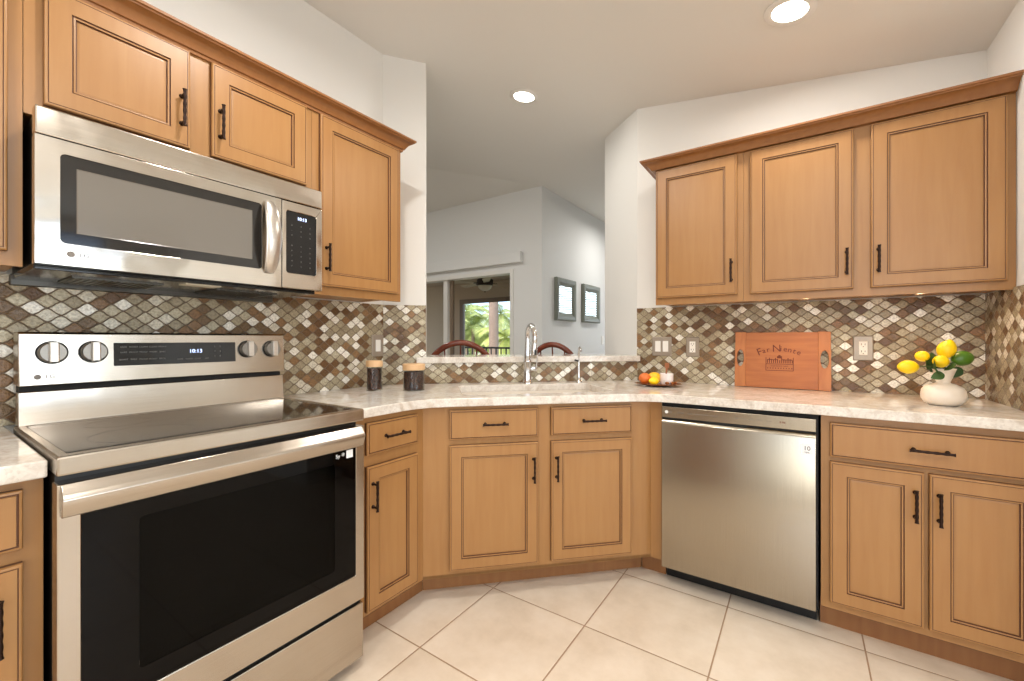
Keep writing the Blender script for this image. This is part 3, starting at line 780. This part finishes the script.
for (kx, kz) in ((.076, .098), (.166, .098), (.619, .098), (.713, .098)):
    kk = MB().lathe([(.0345, 0), (.0345, .004), (.0325, .006)], 32, 0, CPM @ T(kx, -.0002, kz) @ FRONT).build('knob', M['black'], cpn, smooth=30)
    MB().lathe([(.0315, .006), (.0305, .020), (.0275, .024), (.0, .024)], 32, 0, CPM @ T(kx, -.0002, kz) @ FRONT, cap=False).build('knob_cap', M['steel_dark'], kk, smooth=30)
    MB().box(-.010, .010, -.040, -.022, -.031, .031, 0, CPM @ T(kx, 0, kz)).build('knob_grip', M['steel_knob'], kk, bevel=.003)
text('logo', 'LG', .016, M['grayprint'], cpn, CPM @ T(.072, -.0006, .026) @ FRONT)
MB().lathe([(.0075, 0), (.0075, .0012)], 20, 0, CPM @ T(.046, 0, .026) @ FRONT).build('logo_disc', M['grayprint'], cpn)
# oven door
mb = MB(); slab_hole(mb, 0, RW, .251, .867, .037, RW - .035, .345, .800, 0, .045, .004)
od = mb.build('oven_door', M['steel'], rg, bevel=.003)
mb = MB(); slab_hole(mb, .0375, RW - .0355, .3455, .7995, .135, RW - .115, .395, .755, .002, .008, .01)
mb.build('window_border', M['blackglass'], od)
MB().box(.136, RW - .116, .0028, .0034, .396, .754).build('window_pane', M['ovenpane'], od)
mb = MB(); mb.box(.13, RW - .11, .40, .41, .39, .76); mb.box(.125, .13, .009, .40, .39, .76); mb.box(RW - .11, RW - .105, .009, .40, .39, .76); mb.box(.13, RW - .11, .009, .40, .385, .39); mb.box(.13, RW - .11, .009, .40, .76, .765)
mb.build('oven_cavity', simple('oven_enamel', (70, 66, 58), .5), rg)
for zz in (.47, .56, .65):
    mb = MB()
    for i in range(9): mb.box(.132, RW - .112, .06 + i * .038, .063 + i * .038, zz, zz + .003)
    mb.build('oven_rack', M['steel_knob'], rg)
hp = [(.0, .8668), (-.003, .8672), (-.016, .848), (-.023, .839), (-.024, .835), (-.012, .800), (-.008, .797), (.0, .798)]
profile_box('handle', hp, .006, RW - .012, M['steel'], od, .002)
MB().box(RW - .072, RW - .047, .0005, .0018, .765, .792).build('rating_sticker', M['sticker'], od)
text('sticker_mark', '*', .03, M['sticker'], od, T(RW - .084, .0018, .775) @ FRONT); text('sticker_mark', '5y', .018, M['sticker'], od, T(RW - .104, .0018, .778) @ FRONT)
sdw = MB().box(0.002, RW - .002, .004, .045, .042, .236).build('storage_drawer', M['steel'], rg, bevel=.003)
MB().box(.006, RW - .006, .018, .045, .236, .251).build('drawer_gap', M['black_gap'], rg)

# ------------------------------------------------------------------ dishwasher
dx0, dw2 = -.555, .614
ds = thing('dishwasher', 'stainless dishwasher with pocket handle under the right counter', 'dishwasher', (dx0, 2.06, 0))
MB().box(.002, dw2 - .002, .03, .57, .088, .872).build('tub', M['black_gap'], ds)
for (a, b_) in ((.04, .06), (dw2 - .04, .06), (.04, .5), (dw2 - .04, .5)):
    MB().lathe([(.014, .0005), (.014, .008), (.006, .01), (.006, .09)], 12, 0, T(a, b_ + .08 if b_ < .1 else b_, 0)).build('foot', M['black'], ds)
MB().box(.004, dw2 - .004, .115, .125, .002, .088).build('kick_plate', M['black'], ds)
prof = [(.0, .095), (.0, .778), (.004, .790), (.012, .797), (.03, .797), (.03, .095)]
dd = profile_box('door', prof, .007, dw2 - .010, M['steel_dw'], ds, .002)
cpd = MB().box(.007, dw2 - .010, .002, .03, .806, .857).build('control_panel', M['steel_dw'], ds, bevel=.002)
MB().box(.008, dw2 - .011, .012, .03, .797, .806).build('handle_pocket', M['black_gap'], ds)
MB().box(.19, .36, .006, .03, .794, .8055).build('pocket_recess', M['black_gap'], dd)
MB().lathe([(.0075, 0), (.0075, .0012)], 20, 0, T(.030, .002, .832) @ FRONT).build('logo_disc', M['white'], cpd)
text('logo', 'LG', .011, M['grayprint'], cpd, T(.047, .0014, .832) @ FRONT)
mes = [text('k', s_, .0075, M['grayprint'], None, T(x_, .0014, .832) @ FRONT) for x_, s_ in ((.095, 'POWER'), (.135, 'AUTO'), (.165, 'HEAVY'), (.195, 'DELICATE'), (.235, 'NORMAL'), (.30, '|'), (.325, 'DRY'), (.35, 'STEAM'), (.38, 'RINSE'), (.41, 'DELAY'), (.445, 'START'))]
join_me('key_legend', mes, M['grayprint'], cpd)
text('display_text', '8:88', .012, simple('red_display', (120, 60, 40), .5), cpd, T(.492, .0014, .832) @ FRONT)
bd = MB().box(.556, .593, -.0012, .0005, .715, .757).build('warranty_badge', M['sticker'], dd)
text('badge_number', '10', .024, M['darkprint'], bd, T(.5745, -.0014, .738) @ FRONT)
text('badge_text', 'YEAR', .007, M['darkprint'], bd, T(.5745, -.0014, .722) @ FRONT)

# ------------------------------------------------------------------ outlets and switches
def wallplate(label, side, lx, ly, z, w, h, kind, cat):
    t = thing('light_switch' if kind.startswith('s') else 'outlet', label, cat, W(side, lx, ly, z), ROT[side])
    MB().rings(-w / 2, w / 2, -h / 2, h / 2, [(0, 0, 0), (0, -.003, 0), (.004, -.0062, 0)]).build('plate', M['plate'], t, fix=False)
    n = 2 if kind == 's2' else 1
    for i in range(n):
        cx_ = (i - (n - 1) / 2) * .046
        r = MB().box(cx_ - .0165, cx_ + .0165, -.0085, -.006, -.033, .033).build('rocker' if kind[0] == 's' else 'receptacle', M['white'], t, bevel=.001)
        if kind[0] == 'o':
            mb = MB()
            for zz in (-.017, .017):
                mb.box(-.008, -.0055, -.0092, -.0084, zz - .003, zz + .006); mb.box(.0055, .008, -.0092, -.0084, zz - .003, zz + .006); mb.box(-.002, .002, -.0092, -.0084, zz - .011, zz - .007)
            mb.build('slots', M['slot'], r)
wallplate('double light switch with pewter plate on the tile behind the fruit plate', 'R', -.713, 2.692, 1.131, .117, .117, 's2', 'light switch')
wallplate('outlet on the mosaic between double switch and wooden tray', 'R', -.534, 2.692, 1.129, .074, .117, 'o', 'outlet')
wallplate('outlet on the mosaic between wooden tray and lemon vase', 'R', .252, 2.692, 1.131, .078, .122, 'o', 'outlet')
wallplate('single light switch on the left tile above the tall canister', 'L', 1.542, 1.977, 1.139, .078, .122, 's1', 'light switch')

# ------------------------------------------------------------------ counter items
def canister(label, x, y, r, h, lid):
    t = thing('canister', label, 'canister', (x, y, .9142), .3, 'coffee canisters left of the sink')
    MB().lathe([(0.001, .001), (r, .001), (r, h), (r - .004, h), (r - .004, .006), (.001, .006)], 28, cap=False).build('jar', M['jarglass'], t, smooth=40)
    MB().lathe([(r - .0045, .0065), (r - .0045, h * .93)], 28).build('coffee', M['beans'], t, smooth=40)
    MB().lathe([(r - .002, h + .0002), (r + .002, h + .002), (r + .002, h + lid - .003), (r - .001, h + lid)], 28).build('lid', M['lidwood'], t, smooth=40)
canister('tall slim glass canister of dark coffee with wooden lid, left one', -1.800, 1.385, .040, .120, .032)
canister('short wide glass canister of dark coffee with wooden lid, right one', -1.640, 1.505, .055, .103, .032)

# wooden serving tray leaning on the tile
tr = thing('wooden_tray', 'wooden wine-crate serving tray with burnt lettering leaning on the tile', 'tray', (-.090, 2.640, .9145), 0)
tilt = Matrix.Rotation(-math.atan2(.040, .296), 4, 'X')
bw, bh, ew = .430, .302, .052
mb = MB().box(-bw / 2 + ew, bw / 2 - ew, 0, .014, .002, bh - .002, 0, tilt); mb.build('panel', M['board'], tr, bevel=.001)
for sgn in (-1, 1):
    xa, xb = (-bw / 2, -bw / 2 + ew) if sgn < 0 else (bw / 2 - ew, bw / 2)
    cx_ = (xa + xb) / 2
    hl = [(cx_ + .0175 * math.cos(2 * PI * i / 28), bh * .525 + .046 * (1 if abs(math.sin(2 * PI * i / 28)) < 0 else 1) * math.sin(2 * PI * i / 28)) for i in range(28)]
    m_ = tilt @ Matrix(((1, 0, 0, 0), (0, 0, 1, 0), (0, 1, 0, 0), (0, 0, 0, 1)))
    MB().prism([(xa, 0.001), (xb, 0.001), (xb, bh), (xa, bh)], -.003, .016, 0, hl, m_).build('end_cleat', M['board_end'], tr, bevel=.001)
mes = []
word = 'Far Niente'; n = len(word); tot = .178
for i, ch in enumerate(word):
    if ch == ' ': continue
    u = (i - (n - 1) / 2) / (n - 1); a = -u * 1.0
    mes.append(text('k', ch, .054 if ch in 'FN' else .040, M['burn'], None, tilt @ T(u * tot - .008, -.0008, .196 + .028 * math.cos(u * 2.6) - .012) @ Matrix.Rotation(-a * .0 + u * .75, 4, 'Y') @ FRONT))
join_me('burnt_letter', mes, M['burn'], tr)
mb = MB()
def strip(x0, x1, z0, z1): mb.box(x0, x1, -.0006, .0004, z0, z1, 0, tilt)
strip(-.068, .058, .128, .131); strip(-.068, -.065, .095, .165); strip(.055, .058, .095, .165); strip(-.068, .058, .093, .096)
for i in range(13): strip(-.062 + i * .0093, -.0575 + i * .0093, .134, .150 + .006 * ((i * 5) % 3))
for i in range(10): strip(-.060 + i * .012, -.056 + i * .012, .104, .110)
strip(-.062, -.015, .150, .154); strip(.006, .052, .150, .154); strip(-.016, .006, .160, .172); strip(-.010, 0, .172, .178)
mb.build('burnt_engraving', M['burn'], tr)
join_me('burnt_small_text', [text('k', 'WINE ESTATE  NAPA', .0085, M['burn'], None, tilt @ T(-.005, -.0008, .118) @ FRONT)], M['burn'], tr)

# fruit plate
fx, fy, fz = -.655, 2.395, .9145
t = thing('plate', 'oval amber glass plate holding fruit, right of the sink', 'plate', (fx, fy, fz), .3)
mb = MB().lathe([(.001, .0), (.05, .0), (.085, .006), (.118, .014), (.121, .016), (.117, .017), (.083, .010), (.05, .005), (.001, .005)], 40, cap=False, mat=Matrix.Diagonal((1.05, .62, 1, 1)))
mb.build('dish', M['amber'], t, smooth=50)
def rt(px, py): a = .3 - .0; return (fx + px * math.cos(.6) - py * math.sin(.6), fy + px * math.sin(.6) + py * math.cos(.6))
def fruit_obj(name, label, p, z, r, mat, rot=(0, 0, 0), grp=None, tip=0, cat=None, stem=None):
    mb = MB().ell((0, 0, 0), r, tip=tip, su=24, sv=16); o = mb.build(name, mat, smooth=60); o.location = (p[0], p[1], z); o.rotation_euler = rot
    tag(o, label, cat or name.replace('_', ' '), grp)
    if stem:
        iv = (T(p[0], p[1], z) @ Matrix.Rotation(rot[2], 4, 'Z') @ Matrix.Rotation(rot[1], 4, 'Y') @ Matrix.Rotation(rot[0], 4, 'X')).inverted()
        MB().tube([iv @ Vector(q) for q in stem], .0022, 8).build('stem', M['stem'], o, smooth=50)
    return o
fruit_obj('peach', 'orange-red peach at the left of the fruit plate', rt(-.070, .012), fz + .042, (.033, .034, .031), M['peach'])
fruit_obj('lemon', 'small yellow lemon at the front of the fruit plate', rt(-.034, -.030), fz + .031, (.028, .022, .022), M['lemon'], (0, .1, .9), tip=.15)
fruit_obj('yellow_pepper', 'golden yellow pepper lying behind the small lemon on the plate', rt(-.012, .030), fz + .042, (.040, .030, .033), M['gold'], (0, 0, .5))
jp = rt(.048, .005)
t = thing('ceramic_jar', 'squat white ceramic dip jar on the right of the fruit plate', 'jar', (jp[0], jp[1], fz + .0105), 0)
MB().lathe([(.001, 0), (.030, 0), (.034, .006), (.036, .030), (.036, .058), (.034, .060), (.032, .058), (.031, .012), (.001, .010)], 32, cap=False).build('jar', M['wax'], t, smooth=40)
sp_ = MB().tube([(0, 0, 0), (.004, .002, .06), (.006, .003, .082)], [.003, .004, .006], 10); sp_.box(-.004, .018, -.001, .006, .080, .106)
o = sp_.build('wooden_spreader', M['spoon'], smooth=40); o.location = (jp[0] - .006, jp[1] + .004, fz + .022); tag(o, 'small wooden spreader standing in the white jar', 'spreader')
for i, (a, b_) in enumerate(((.034, -.045), (.066, -.036), (.088, -.018))):
    p = rt(a, b_); fruit_obj('nut', ['brown nut nearest the lemon on the plate rim', 'middle brown nut on the plate rim in front of the white jar', 'brown nut at the right tip of the plate'][i], p, fz + .021, (.012, .009, .008), M['amber'], (0, 0, i), 'nuts on the fruit plate', cat='nut')

# vase with lemons
vx, vy = .466, 2.352
t = thing('vase', 'white ceramic vase with round body and flared collar, right end of the counter', 'vase', (vx, vy, .9145))
prof = [(.001, 0), (.055, 0), (.076, .010), (.088, .028), (.090, .046), (.086, .068), (.075, .082), (.052, .093), (.031, .099), (.027, .103), (.031, .110), (.038, .124), (.046, .140), (.052, .152), (.0485, .152), (.042, .139), (.033, .122), (.026, .110), (.024, .102), (.03, .09), (.001, .085)]
prof = [(r_ * .74, z_ * .87 if z_ < .103 else .0887 + (z_ - .102) * 1.12) for r_, z_ in prof]
MB().lathe(prof, 48, cap=False).build('vessel', M['vase'], t, smooth=60)
mouth = Vector((vx, vy, 1.02))
rv = Vector((.8253, .5646, 0)); fv = Vector((-.5646, .8253, 0))
def at(dx, dz, dy=0): return Vector((vx, vy, .9145)) + rv * dx + fv * dy + Vector((0, 0, dz))
def lem(label, dx, dz, dy, r, mat, nm, rot, grp):
    p = at(dx, dz, dy)
    return fruit_obj(nm, label, p, p.z, r, mat, rot, grp, .16, stem=[mouth + Vector((0, 0, -.01)), mouth + rv * dx * .12 + fv * dy * .12 + Vector((0, 0, .05)), p])
yaw = .6
lem('leftmost faux lemon sticking out from the vase bouquet', -.149, .151, -.01, (.036, .026, .027), M['lemon'], 'lemon', (0, .02, yaw), 'lemons in the vase')
lem('upright lemon at the top of the vase bouquet', .013, .220, 0, (.037, .029, .029), M['lemon'], 'lemon', (0, -1.15, yaw), 'lemons in the vase')
lem('front lemon just above the vase rim', -.045, .174, -.035, (.028, .024, .024), M['lemon'], 'lemon', (0, .05, yaw + .3), 'lemons in the vase')
lem('small lemon partly behind a leaf, upper left of the vase', -.064, .192, .02, (.024, .022, .022), M['lemon'], 'lemon', (0, .1, yaw), 'lemons in the vase')
lem('green lime at the right of the vase bouquet', .076, .184, 0, (.037, .030, .030), M['lime'], 'lime', (0, -.18, yaw), None)
t = thing('leaf_sprig', 'dark green leaves among the lemons in the vase', 'leaves', tuple(mouth))
def leaf(p0, d, L, w, nrm):
    d = Vector(d).normalized(); n_ = Vector(nrm).normalized(); s_ = d.cross(n_).normalized(); vv = []; ff = []; N = 7
    for i in range(N + 1):
        u = i / N; ww = w * math.sin(PI * min(1, u * .95 + .03)) ** .8; c0 = p0 + d * L * u + n_ * (-.25 * L * u * u)
        vv += [c0 - s_ * ww + n_ * ww * .25, c0, c0 + s_ * ww + n_ * ww * .25]
    for i in range(N):
        for j in range(2): ff.append((i * 3 + j, i * 3 + j + 1, i * 3 + j + 4, i * 3 + j + 3))
    return vv, ff
for (dx, dz, dy, ddx, ddz, ddy, L) in ((-.055, .115, -.02, -.3, .5, -.5, .075), (-.04, .10, -.03, -.6, .25, -.6, .06), (-.03, .15, .01, -.2, .9, -.1, .09), (-.045, .16, .01, .2, .9, -.2, .085), (.03, .13, .0, .6, .6, -.2, .07), (-.02, .11, -.03, .1, .5, -.8, .06), (-.06, .13, -.02, .5, .45, -.7, .05), (.0, .14, .02, .1, 1, .1, .09)):
    a = at(dx - .008, dz - .022 * (dz > .12) + .03 * (dz <= .12), dy) - mouth; d_ = rv * ddx + fv * ddy + Vector((0, 0, ddz))
    vv, ff = leaf(a, d_, L, .019, (-fv * .8 + Vector((0, 0, .6))))
    mb = MB().add(vv, ff); mb.tube([Vector((0, 0, .0)), a * .5 + Vector((0, 0, .01)), a + d_.normalized() * .004], .0016, 6)
    mb.build('leaf', M['leaf'], t, smooth=60, fix=False)

# ------------------------------------------------------------------ recessed ceiling lights
for (x, y, lb) in ((-1.472, 2.289, 'recessed ceiling light above the sink, the farther one'), (-.038, 2.097, 'recessed ceiling light at the top edge above the right cabinets')):
    t = thing('recessed_light', lb, 'ceiling light', (x, y, ceil_z(x)), 0); t.rotation_euler = (0, math.atan(.14), 0)
    MB().lathe([(.066, -.001), (.092, -.001), (.094, -.005), (.090, -.008), (.066, -.008)], 40, cap=False).build('trim_ring', M['trimwhite'], t, smooth=40)
    MB().lathe([(.0, -.0075), (.05, -.0070), (.0655, -.005)], 40, cap=False).build('lens', M['lamp'], t, smooth=40)

# ------------------------------------------------------------------ room beyond
def chair(label, loc, rz, back_h=1.15, wd=.25):
    t = thing('windsor_chair', label, 'chair', loc, rz, 'cherry chairs behind the ledge')
    # seat local: back toward -y
    mb = MB(); N = 32; top = []
    vv = []
    for z, sc in ((.43, .92), (.455, 1.0), (.462, .97)):
        for i in range(N):
            a = 2 * PI * i / N; r = .235 * (1 + .10 * math.cos(2 * a) + .04 * math.sin(3 * a)); vv.append((r * math.cos(a) * sc, r * math.sin(a) * .95 * sc, z))
    ff = [tuple(range(N - 1, -1, -1)), tuple(range(2 * N, 3 * N))]
    for k in range(2):
        for i in range(N): ff.append((k * N + i, k * N + (i + 1) % N, (k + 1) * N + (i + 1) % N, (k + 1) * N + i))
    mb.add(vv, ff); mb.build('seat', M['cherry'], t, smooth=40)
    def bow(u):   # u 0..1 around the bow
        a = PI * (1 - u)
        return Vector((wd * math.cos(a) * (1 if abs(math.cos(a)) < 1 else 1), -.19 - .10 * math.sin(a) ** .6, .46 + (back_h - .46) * math.sin(a) ** .62))
    pts = [bow(i / 30) for i in range(31)]
    MB().tube(pts, .021, 12, flat=1.0).build('bow', M['cherry'], t, smooth=50)
    for i in range(7):
        u = .14 + .72 * i / 6; e = bow(u); s0 = Vector((e.x * .75, -.185, .458))
        MB().tube([s0, s0.lerp(e, .3), s0.lerp(e, .6), e], [.006, .010, .008, .005], 8).build('spindle', M['cherry'], t, smooth=50)
    for (a, b_) in ((-1, -1), (1, -1), (-1, 1), (1, 1)):
        MB().tube([(a * .14, b_ * .14, .432), (a * .165, b_ * .165, .30), (a * .19, b_ * .19, .13), (a * .21, b_ * .21, 0.001)], [.014, .021, .016, .012], 10).build('leg', M['cherry'], t, smooth=50)
    mb = MB().tube([(-.175, -.175, .22), (0, 0, .22), (.175, .175, .22)][:1] + [(-.178, -.17, .21), (-.178, .17, .21)], .010, 8)
    mb.tube([(.178, -.17, .21), (.178, .17, .21)], .010, 8); mb.tube([(-.178, 0, .21), (.178, 0, .21)], .010, 8); mb.build('stretcher', M['cherry'], t, smooth=50)
chair('cherry Windsor chair whose bow back shows left of the faucet', (-2.175, 2.50, 0), .66, 1.150, .31)
chair('cherry Windsor chair whose bow back shows right of the faucet', (-1.63, 3.07, 0), .30, 1.135, .25)

# framed mirrors on the picture wall
for i, (y0, y1, lb) in enumerate(((4.30, 4.80, 'grey framed mirror on the far wall, nearer the patio door'), (5.03, 5.56, 'grey framed mirror on the far wall, farther from the patio door'))):
    t = thing('framed_mirror', lb, 'mirror', (XF + .001, (y0 + y1) / 2, 1.645), 0, 'grey framed mirrors')
    t.rotation_euler = (0, 0, PI / 2); hw = (y1 - y0) / 2; hh = .25
    MB().rings(-hw, hw, -hh, hh, [(0, 0, 0), (0, -.035, 0), (.012, -.045, 0), (.05, -.04, 0), (.085, -.018, 0), (.09, -.018, 0)]).build('frame', M['frame'], t, fix=False)
    MB().box(-hw + .092, hw - .092, -.0205, -.0185, -hh + .092, hh - .092).build('glass', M['mirror'], t)
wallplate_l = thing('light_switch', 'small white switch low on the far white wall', 'light switch', (XF + .0005, 5.74, 1.16), PI / 2)
MB().rings(-.04, .04, -.06, .06, [(0, 0, 0), (0, -.004, 0), (.004, -.007, 0)]).build('plate', M['white'], wallplate_l, fix=False)
MB().box(-.012, .012, -.010, -.007, -.03, .03).build('rocker', M['white'], wallplate_l)

# end wall window with blinds (seen in the mirrors)
t = MB(); t.box(-1.94, -.06, 7.485, 7.5, .86, .90); t.box(-1.94, -.06, 7.485, 7.5, 2.30, 2.34); t.box(-1.94, -1.90, 7.485, 7.5, .9, 2.3); t.box(-.10, -.06, 7.485, 7.5, .9, 2.3); t.box(-1.02, -.98, 7.49, 7.56, .9, 2.3)
struct(t.build('window_1', M['trimwhite']))

bl_ = thing('window_blind', 'white horizontal blind on the far dining window', 'blind', (-1.0, 7.46, 2.29))
MB().box(-.88, .88, -.02, .02, -.02, .02).build('head_rail', M['blind'], bl_)
mb = MB()
for i in range(30): mb.box(-.87, .87, -.022, .022, -.0012, .0012, 0, T(0, 0, -.05 - i * .044) @ Matrix.Rotation(.7, 4, 'X'))
mb.build('slats', M['blind'], bl_)
mb = MB(); mb.box(-1.75, -.75, -2.998, -2.96, 0, 2.1); mb.box(-1.70, -.80, -2.96, -2.95, .05, 2.05); struct(mb.build('reflected_brown_panel', M['toe']))  # unseen brown panel added to darken the reflection in the dishwasher steel

# patio door: frame, stile, panes, cornice
t = MB(); y0, y1 = YF - .012, YF + .125
t.box(SL1 - .045, SL1, y0, y1, 0, SLZ); t.box(SL0, SL0 + .045, y0, y1, 0, SLZ); t.box(SL0 + .045, SL1 - .045, y0, y1, SLZ - .045, SLZ); t.box(SL0 + .045, SL1 - .045, y0, y1, 0, .03)
struct(t.build('door_1', M['trimwhite']))
pd = bpy.data.objects['door_1']
t = MB(); t.box(-3.86, -3.79, YF + .03, YF + .07, .03, SLZ - .045); t.box(SL0 + .045, -3.86, YF + .03, YF + .07, .03, .10); t.build('sliding_stile', M['trimwhite'], pd)
MB().box(SL0 + .046, -3.861, YF + .048, YF + .052, .10, SLZ - .046).build('glass_pane', M['pane'], pd)
t = MB().box(-3.78, -3.74, YF + .075, YF + .11, .03, SLZ - .045); t.build('rear_stile', M['lanai_dark'], pd)
o = MB().box(-4.9, -2.60, YF - .06, YF - .0005, 2.045, 2.165).build('window_valance', M['wall_cool'], bevel=.004); tag(o, 'long white valance box over the patio door', 'valance')

# lanai
o = struct(MB().box(-9.5, XF - .13, YF + .13, 6.9, -.12, -.003).build('floor_lanai', M['lanai_floor']))
o = struct(MB().box(-9.5, XF - .13, YF + .13, 6.9, 2.33, 2.42).build('ceiling_lanai', M['lanai']))
OX, OZ, OY = -5.90, 1.998, 6.70
mb = MB().box(-9.5, OX, OY, OY + .16, 0, 2.33); mb.box(OX, XF - .13, OY, OY + .16, OZ, 2.33); mb.box(-2.7, XF - .13, OY, OY + .16, 0, OZ)
struct(mb.build('wall_lanai', M['lanai'], fix=True))
struct(MB().box(XF - .25, XF - .13, YF + .13, OY, 0, 2.33).build('wall_lanai_right', M['lanai']))
struct(MB().box(-9.6, -9.5, YF + .13, 6.9, 0, 2.33).build('wall_lanai_left', M['lanai']))
mb = MB().box(OX + .001, OX + .09, OY - .02, OY + .02, 0, OZ); mb.box(OX + .09, -2.7, OY - .02, OY + .02, OZ - .09, OZ - .001)
struct(mb.build('trim_6', M['lanai_dark']))
t = thing('railing', 'dark balcony railing with thin pickets beyond the patio door', 'railing', (OX, OY + .06, 0))
L = -2.71 - OX
MB().box(.095, L, -.025, .025, .985, 1.02).build('top_rail', M['rail'], t); MB().box(.095, L, -.02, .02, .08, .11).build('bottom_rail', M['rail'], t)
for i in range(25):
    x = .16 + i * .122
    if x < L - .02: MB().box(x - .010, x + .010, -.010, .010, .11, .985).build('picket', M['rail'], t)
fan = thing('ceiling_fan', 'dark ceiling fan with pale blades on the covered patio', 'ceiling fan', (-4.24, 5.42, 2.20))
MB().lathe([(.05, -.032), (.03, -.01), (.02, .09), (.075, .105), (.08, .129)], 24).build('canopy', M['fan_dark'], fan, smooth=40)
MB().lathe([(.06, -.155), (.125, -.15), (.135, -.11), (.13, -.06), (.09, -.031)], 28).build('motor', M['fan_dark'], fan, smooth=40)
MB().lathe([(.001, -.245), (.01, -.243), (.06, -.23), (.10, -.20), (.115, -.156)], 28, cap=False).build('light_bowl', M['fan_bowl'], fan, smooth=40)
MB().lathe([(.001, -.268), (.009, -.262), (.009, -.244)], 12, cap=False).build('finial', M['fan_dark'], fan)
for i in range(5):
    m_ = Matrix.Rotation(2 * PI * i / 5 + .35, 4, 'Z') @ Matrix.Rotation(.2, 4, 'X')
    mb = MB().prism([(.17, -.045), (.58, -.068), (.61, -.04), (.61, .04), (.58, .068), (.17, .045)], -.122, -.114, 0, None, m_)
    b_ = mb.build('blade', M['fan_blade'], fan); MB().box(.11, .20, -.015, .015, -.13, -.122, 0, m_).build('blade_iron', M['fan_dark'], b_)

# outside
GZ = -2.9
o = MB().box(-90, 60, 7.2, 120, GZ - .1, GZ).build('lawn', M['lawn']); struct(o)
def palm(label, x, y, h, r, nf, fl, mat, seed):
    rnd = random.Random(seed); t = thing('palm_tree', label, 'palm tree', (x, y, GZ), rnd.random() * 6, 'palms beyond the balcony')
    MB().tube([(0, 0, 0), (.03, .02, h * .35), (.02, .05, h * .7), (0, .04, h)], [r * 1.25, r, r * .92, r * .85], 16).build('trunk', M['trunk'], t, smooth=50)
    for k in range(nf):
        a = 2 * PI * k / nf + rnd.uniform(-.2, .2); el = rnd.uniform(-.2, 1.15); mb = MB(); P = Vector((0, .04, h)); d = Vector((math.cos(a) * math.cos(el), math.sin(a) * math.cos(el), math.sin(el)))
        pts = [P.copy()]; N = 11
        for i in range(N):
            d = (d + Vector((0, 0, -.17))).normalized(); P = P + d * fl / N; pts.append(P.copy())
        mb.tube(pts, [.022 * (1 - i / (N + 1)) + .004 for i in range(N + 1)], 5)
        side = Vector((-math.sin(a), math.cos(a), 0))
        for i in range(1, N):
            for sub in (0, .5):
                p = pts[i].lerp(pts[i + 1], sub) if i < N else pts[i]; ll = fl * .30 * math.sin(PI * (i + sub) / (N + 1)) ** .6 + .05
                dd_ = (pts[min(i + 1, N)] - pts[i]).normalized()
                for s_ in (-1, 1):
                    tip = p + side * s_ * ll * .8 + dd_ * ll * .5 + Vector((0, 0, -ll * .35)); w_ = dd_ * .028
                    mid = p.lerp(tip, .5) + Vector((0, 0, .02))
                    mb.add([p - w_, p + w_, mid + w_, mid - w_, tip], [(0, 1, 2, 3), (3, 2, 4)])
        mb.build('frond', mat, t, fix=False)
def pxpt(px, d): a = (px - 512) / 422.5; return (.8253 * a * d - .5646 * d, .5646 * a * d + .8253 * d)
x, y = pxpt(493, 13); palm('big palm with a thick pale trunk, centre of the patio view', x, y, 9.5, .155, 12, 2.6, M['frond'], 1)
for (px, d, h, fl, m_, lb) in ((472, 17, 4.5, 1.5, 'frond', 'green palm left of the thick trunk, the tallest there'), (466, 21, 5.4, 1.7, 'frond', 'green palm at the left edge of the patio opening'), (482, 24, 4.6, 1.7, 'frond2', 'far pale palm just left of the thick trunk'),
                           (507, 16, 4.1, 1.3, 'frond2', 'yellow-green palm right of the thick trunk'), (501, 26, 5.6, 1.8, 'frond', 'far dark palm just right of the thick trunk')):
    x, y = pxpt(px, d); palm(lb, x, y, h, .08, 15, fl, M[m_], int(px))
def shrub(label, px, d, r, z, m_, seed, n=260):
    rnd = random.Random(seed); x, y = pxpt(px, d); mb = MB()
    for i in range(n):
        a, b_, c = rnd.gauss(0, 1), rnd.gauss(0, 1), rnd.gauss(0, 1); q = math.sqrt(a * a + b_ * b_ + c * c); k = r * rnd.uniform(.6, 1)
        p = Vector((a / q * k, b_ / q * k, c / q * k * .7 + z)); s_ = r * .14
        e1 = Vector((rnd.gauss(0, 1), rnd.gauss(0, 1), rnd.gauss(0, 1))).normalized() * s_; e2 = e1.orthogonal().normalized() * s_ * .6
        mb.add([p - e1, p + e2, p + e1, p - e2], [(0, 1, 2, 3)])
    t = thing('shrub', label, 'shrub', (x, y, GZ), 0, 'shrubs beyond the balcony'); mb.build('foliage', m_, t, fix=False)
    MB().tube([(0, 0, 0), (0, 0, z)], [.07, .04], 8).build('stem', M['trunk'], t)
shrub('green hedge bush low behind the right part of the railing', 509, 11, .9, 2.9, M['hedge'], 3)
shrub('distant green shrub low behind the left palms', 468, 40, 2.0, 4.0, M['hedge'], 5, 300)
bld = thing('building', 'pale low building far beyond the palms', 'building', (*pxpt(500, 52), GZ), .3)
MB().box(-22, 22, 0, 8, 0, 4.2).build('wall', M['farwhite'], bld)
MB().prism([(-23, -1), (23, -1), (23, 9), (-23, 9)], 4.2, lambda x, y: 4.25 + (.9 if 3 < y < 5 else 0)).build('roof', M['roof'], bld)
for i in range(12): MB().box(-20 + i * 3.5, -18.6 + i * 3.5, -.05, .02, 1.6, 3.1).build('window', M['rail'], bld)
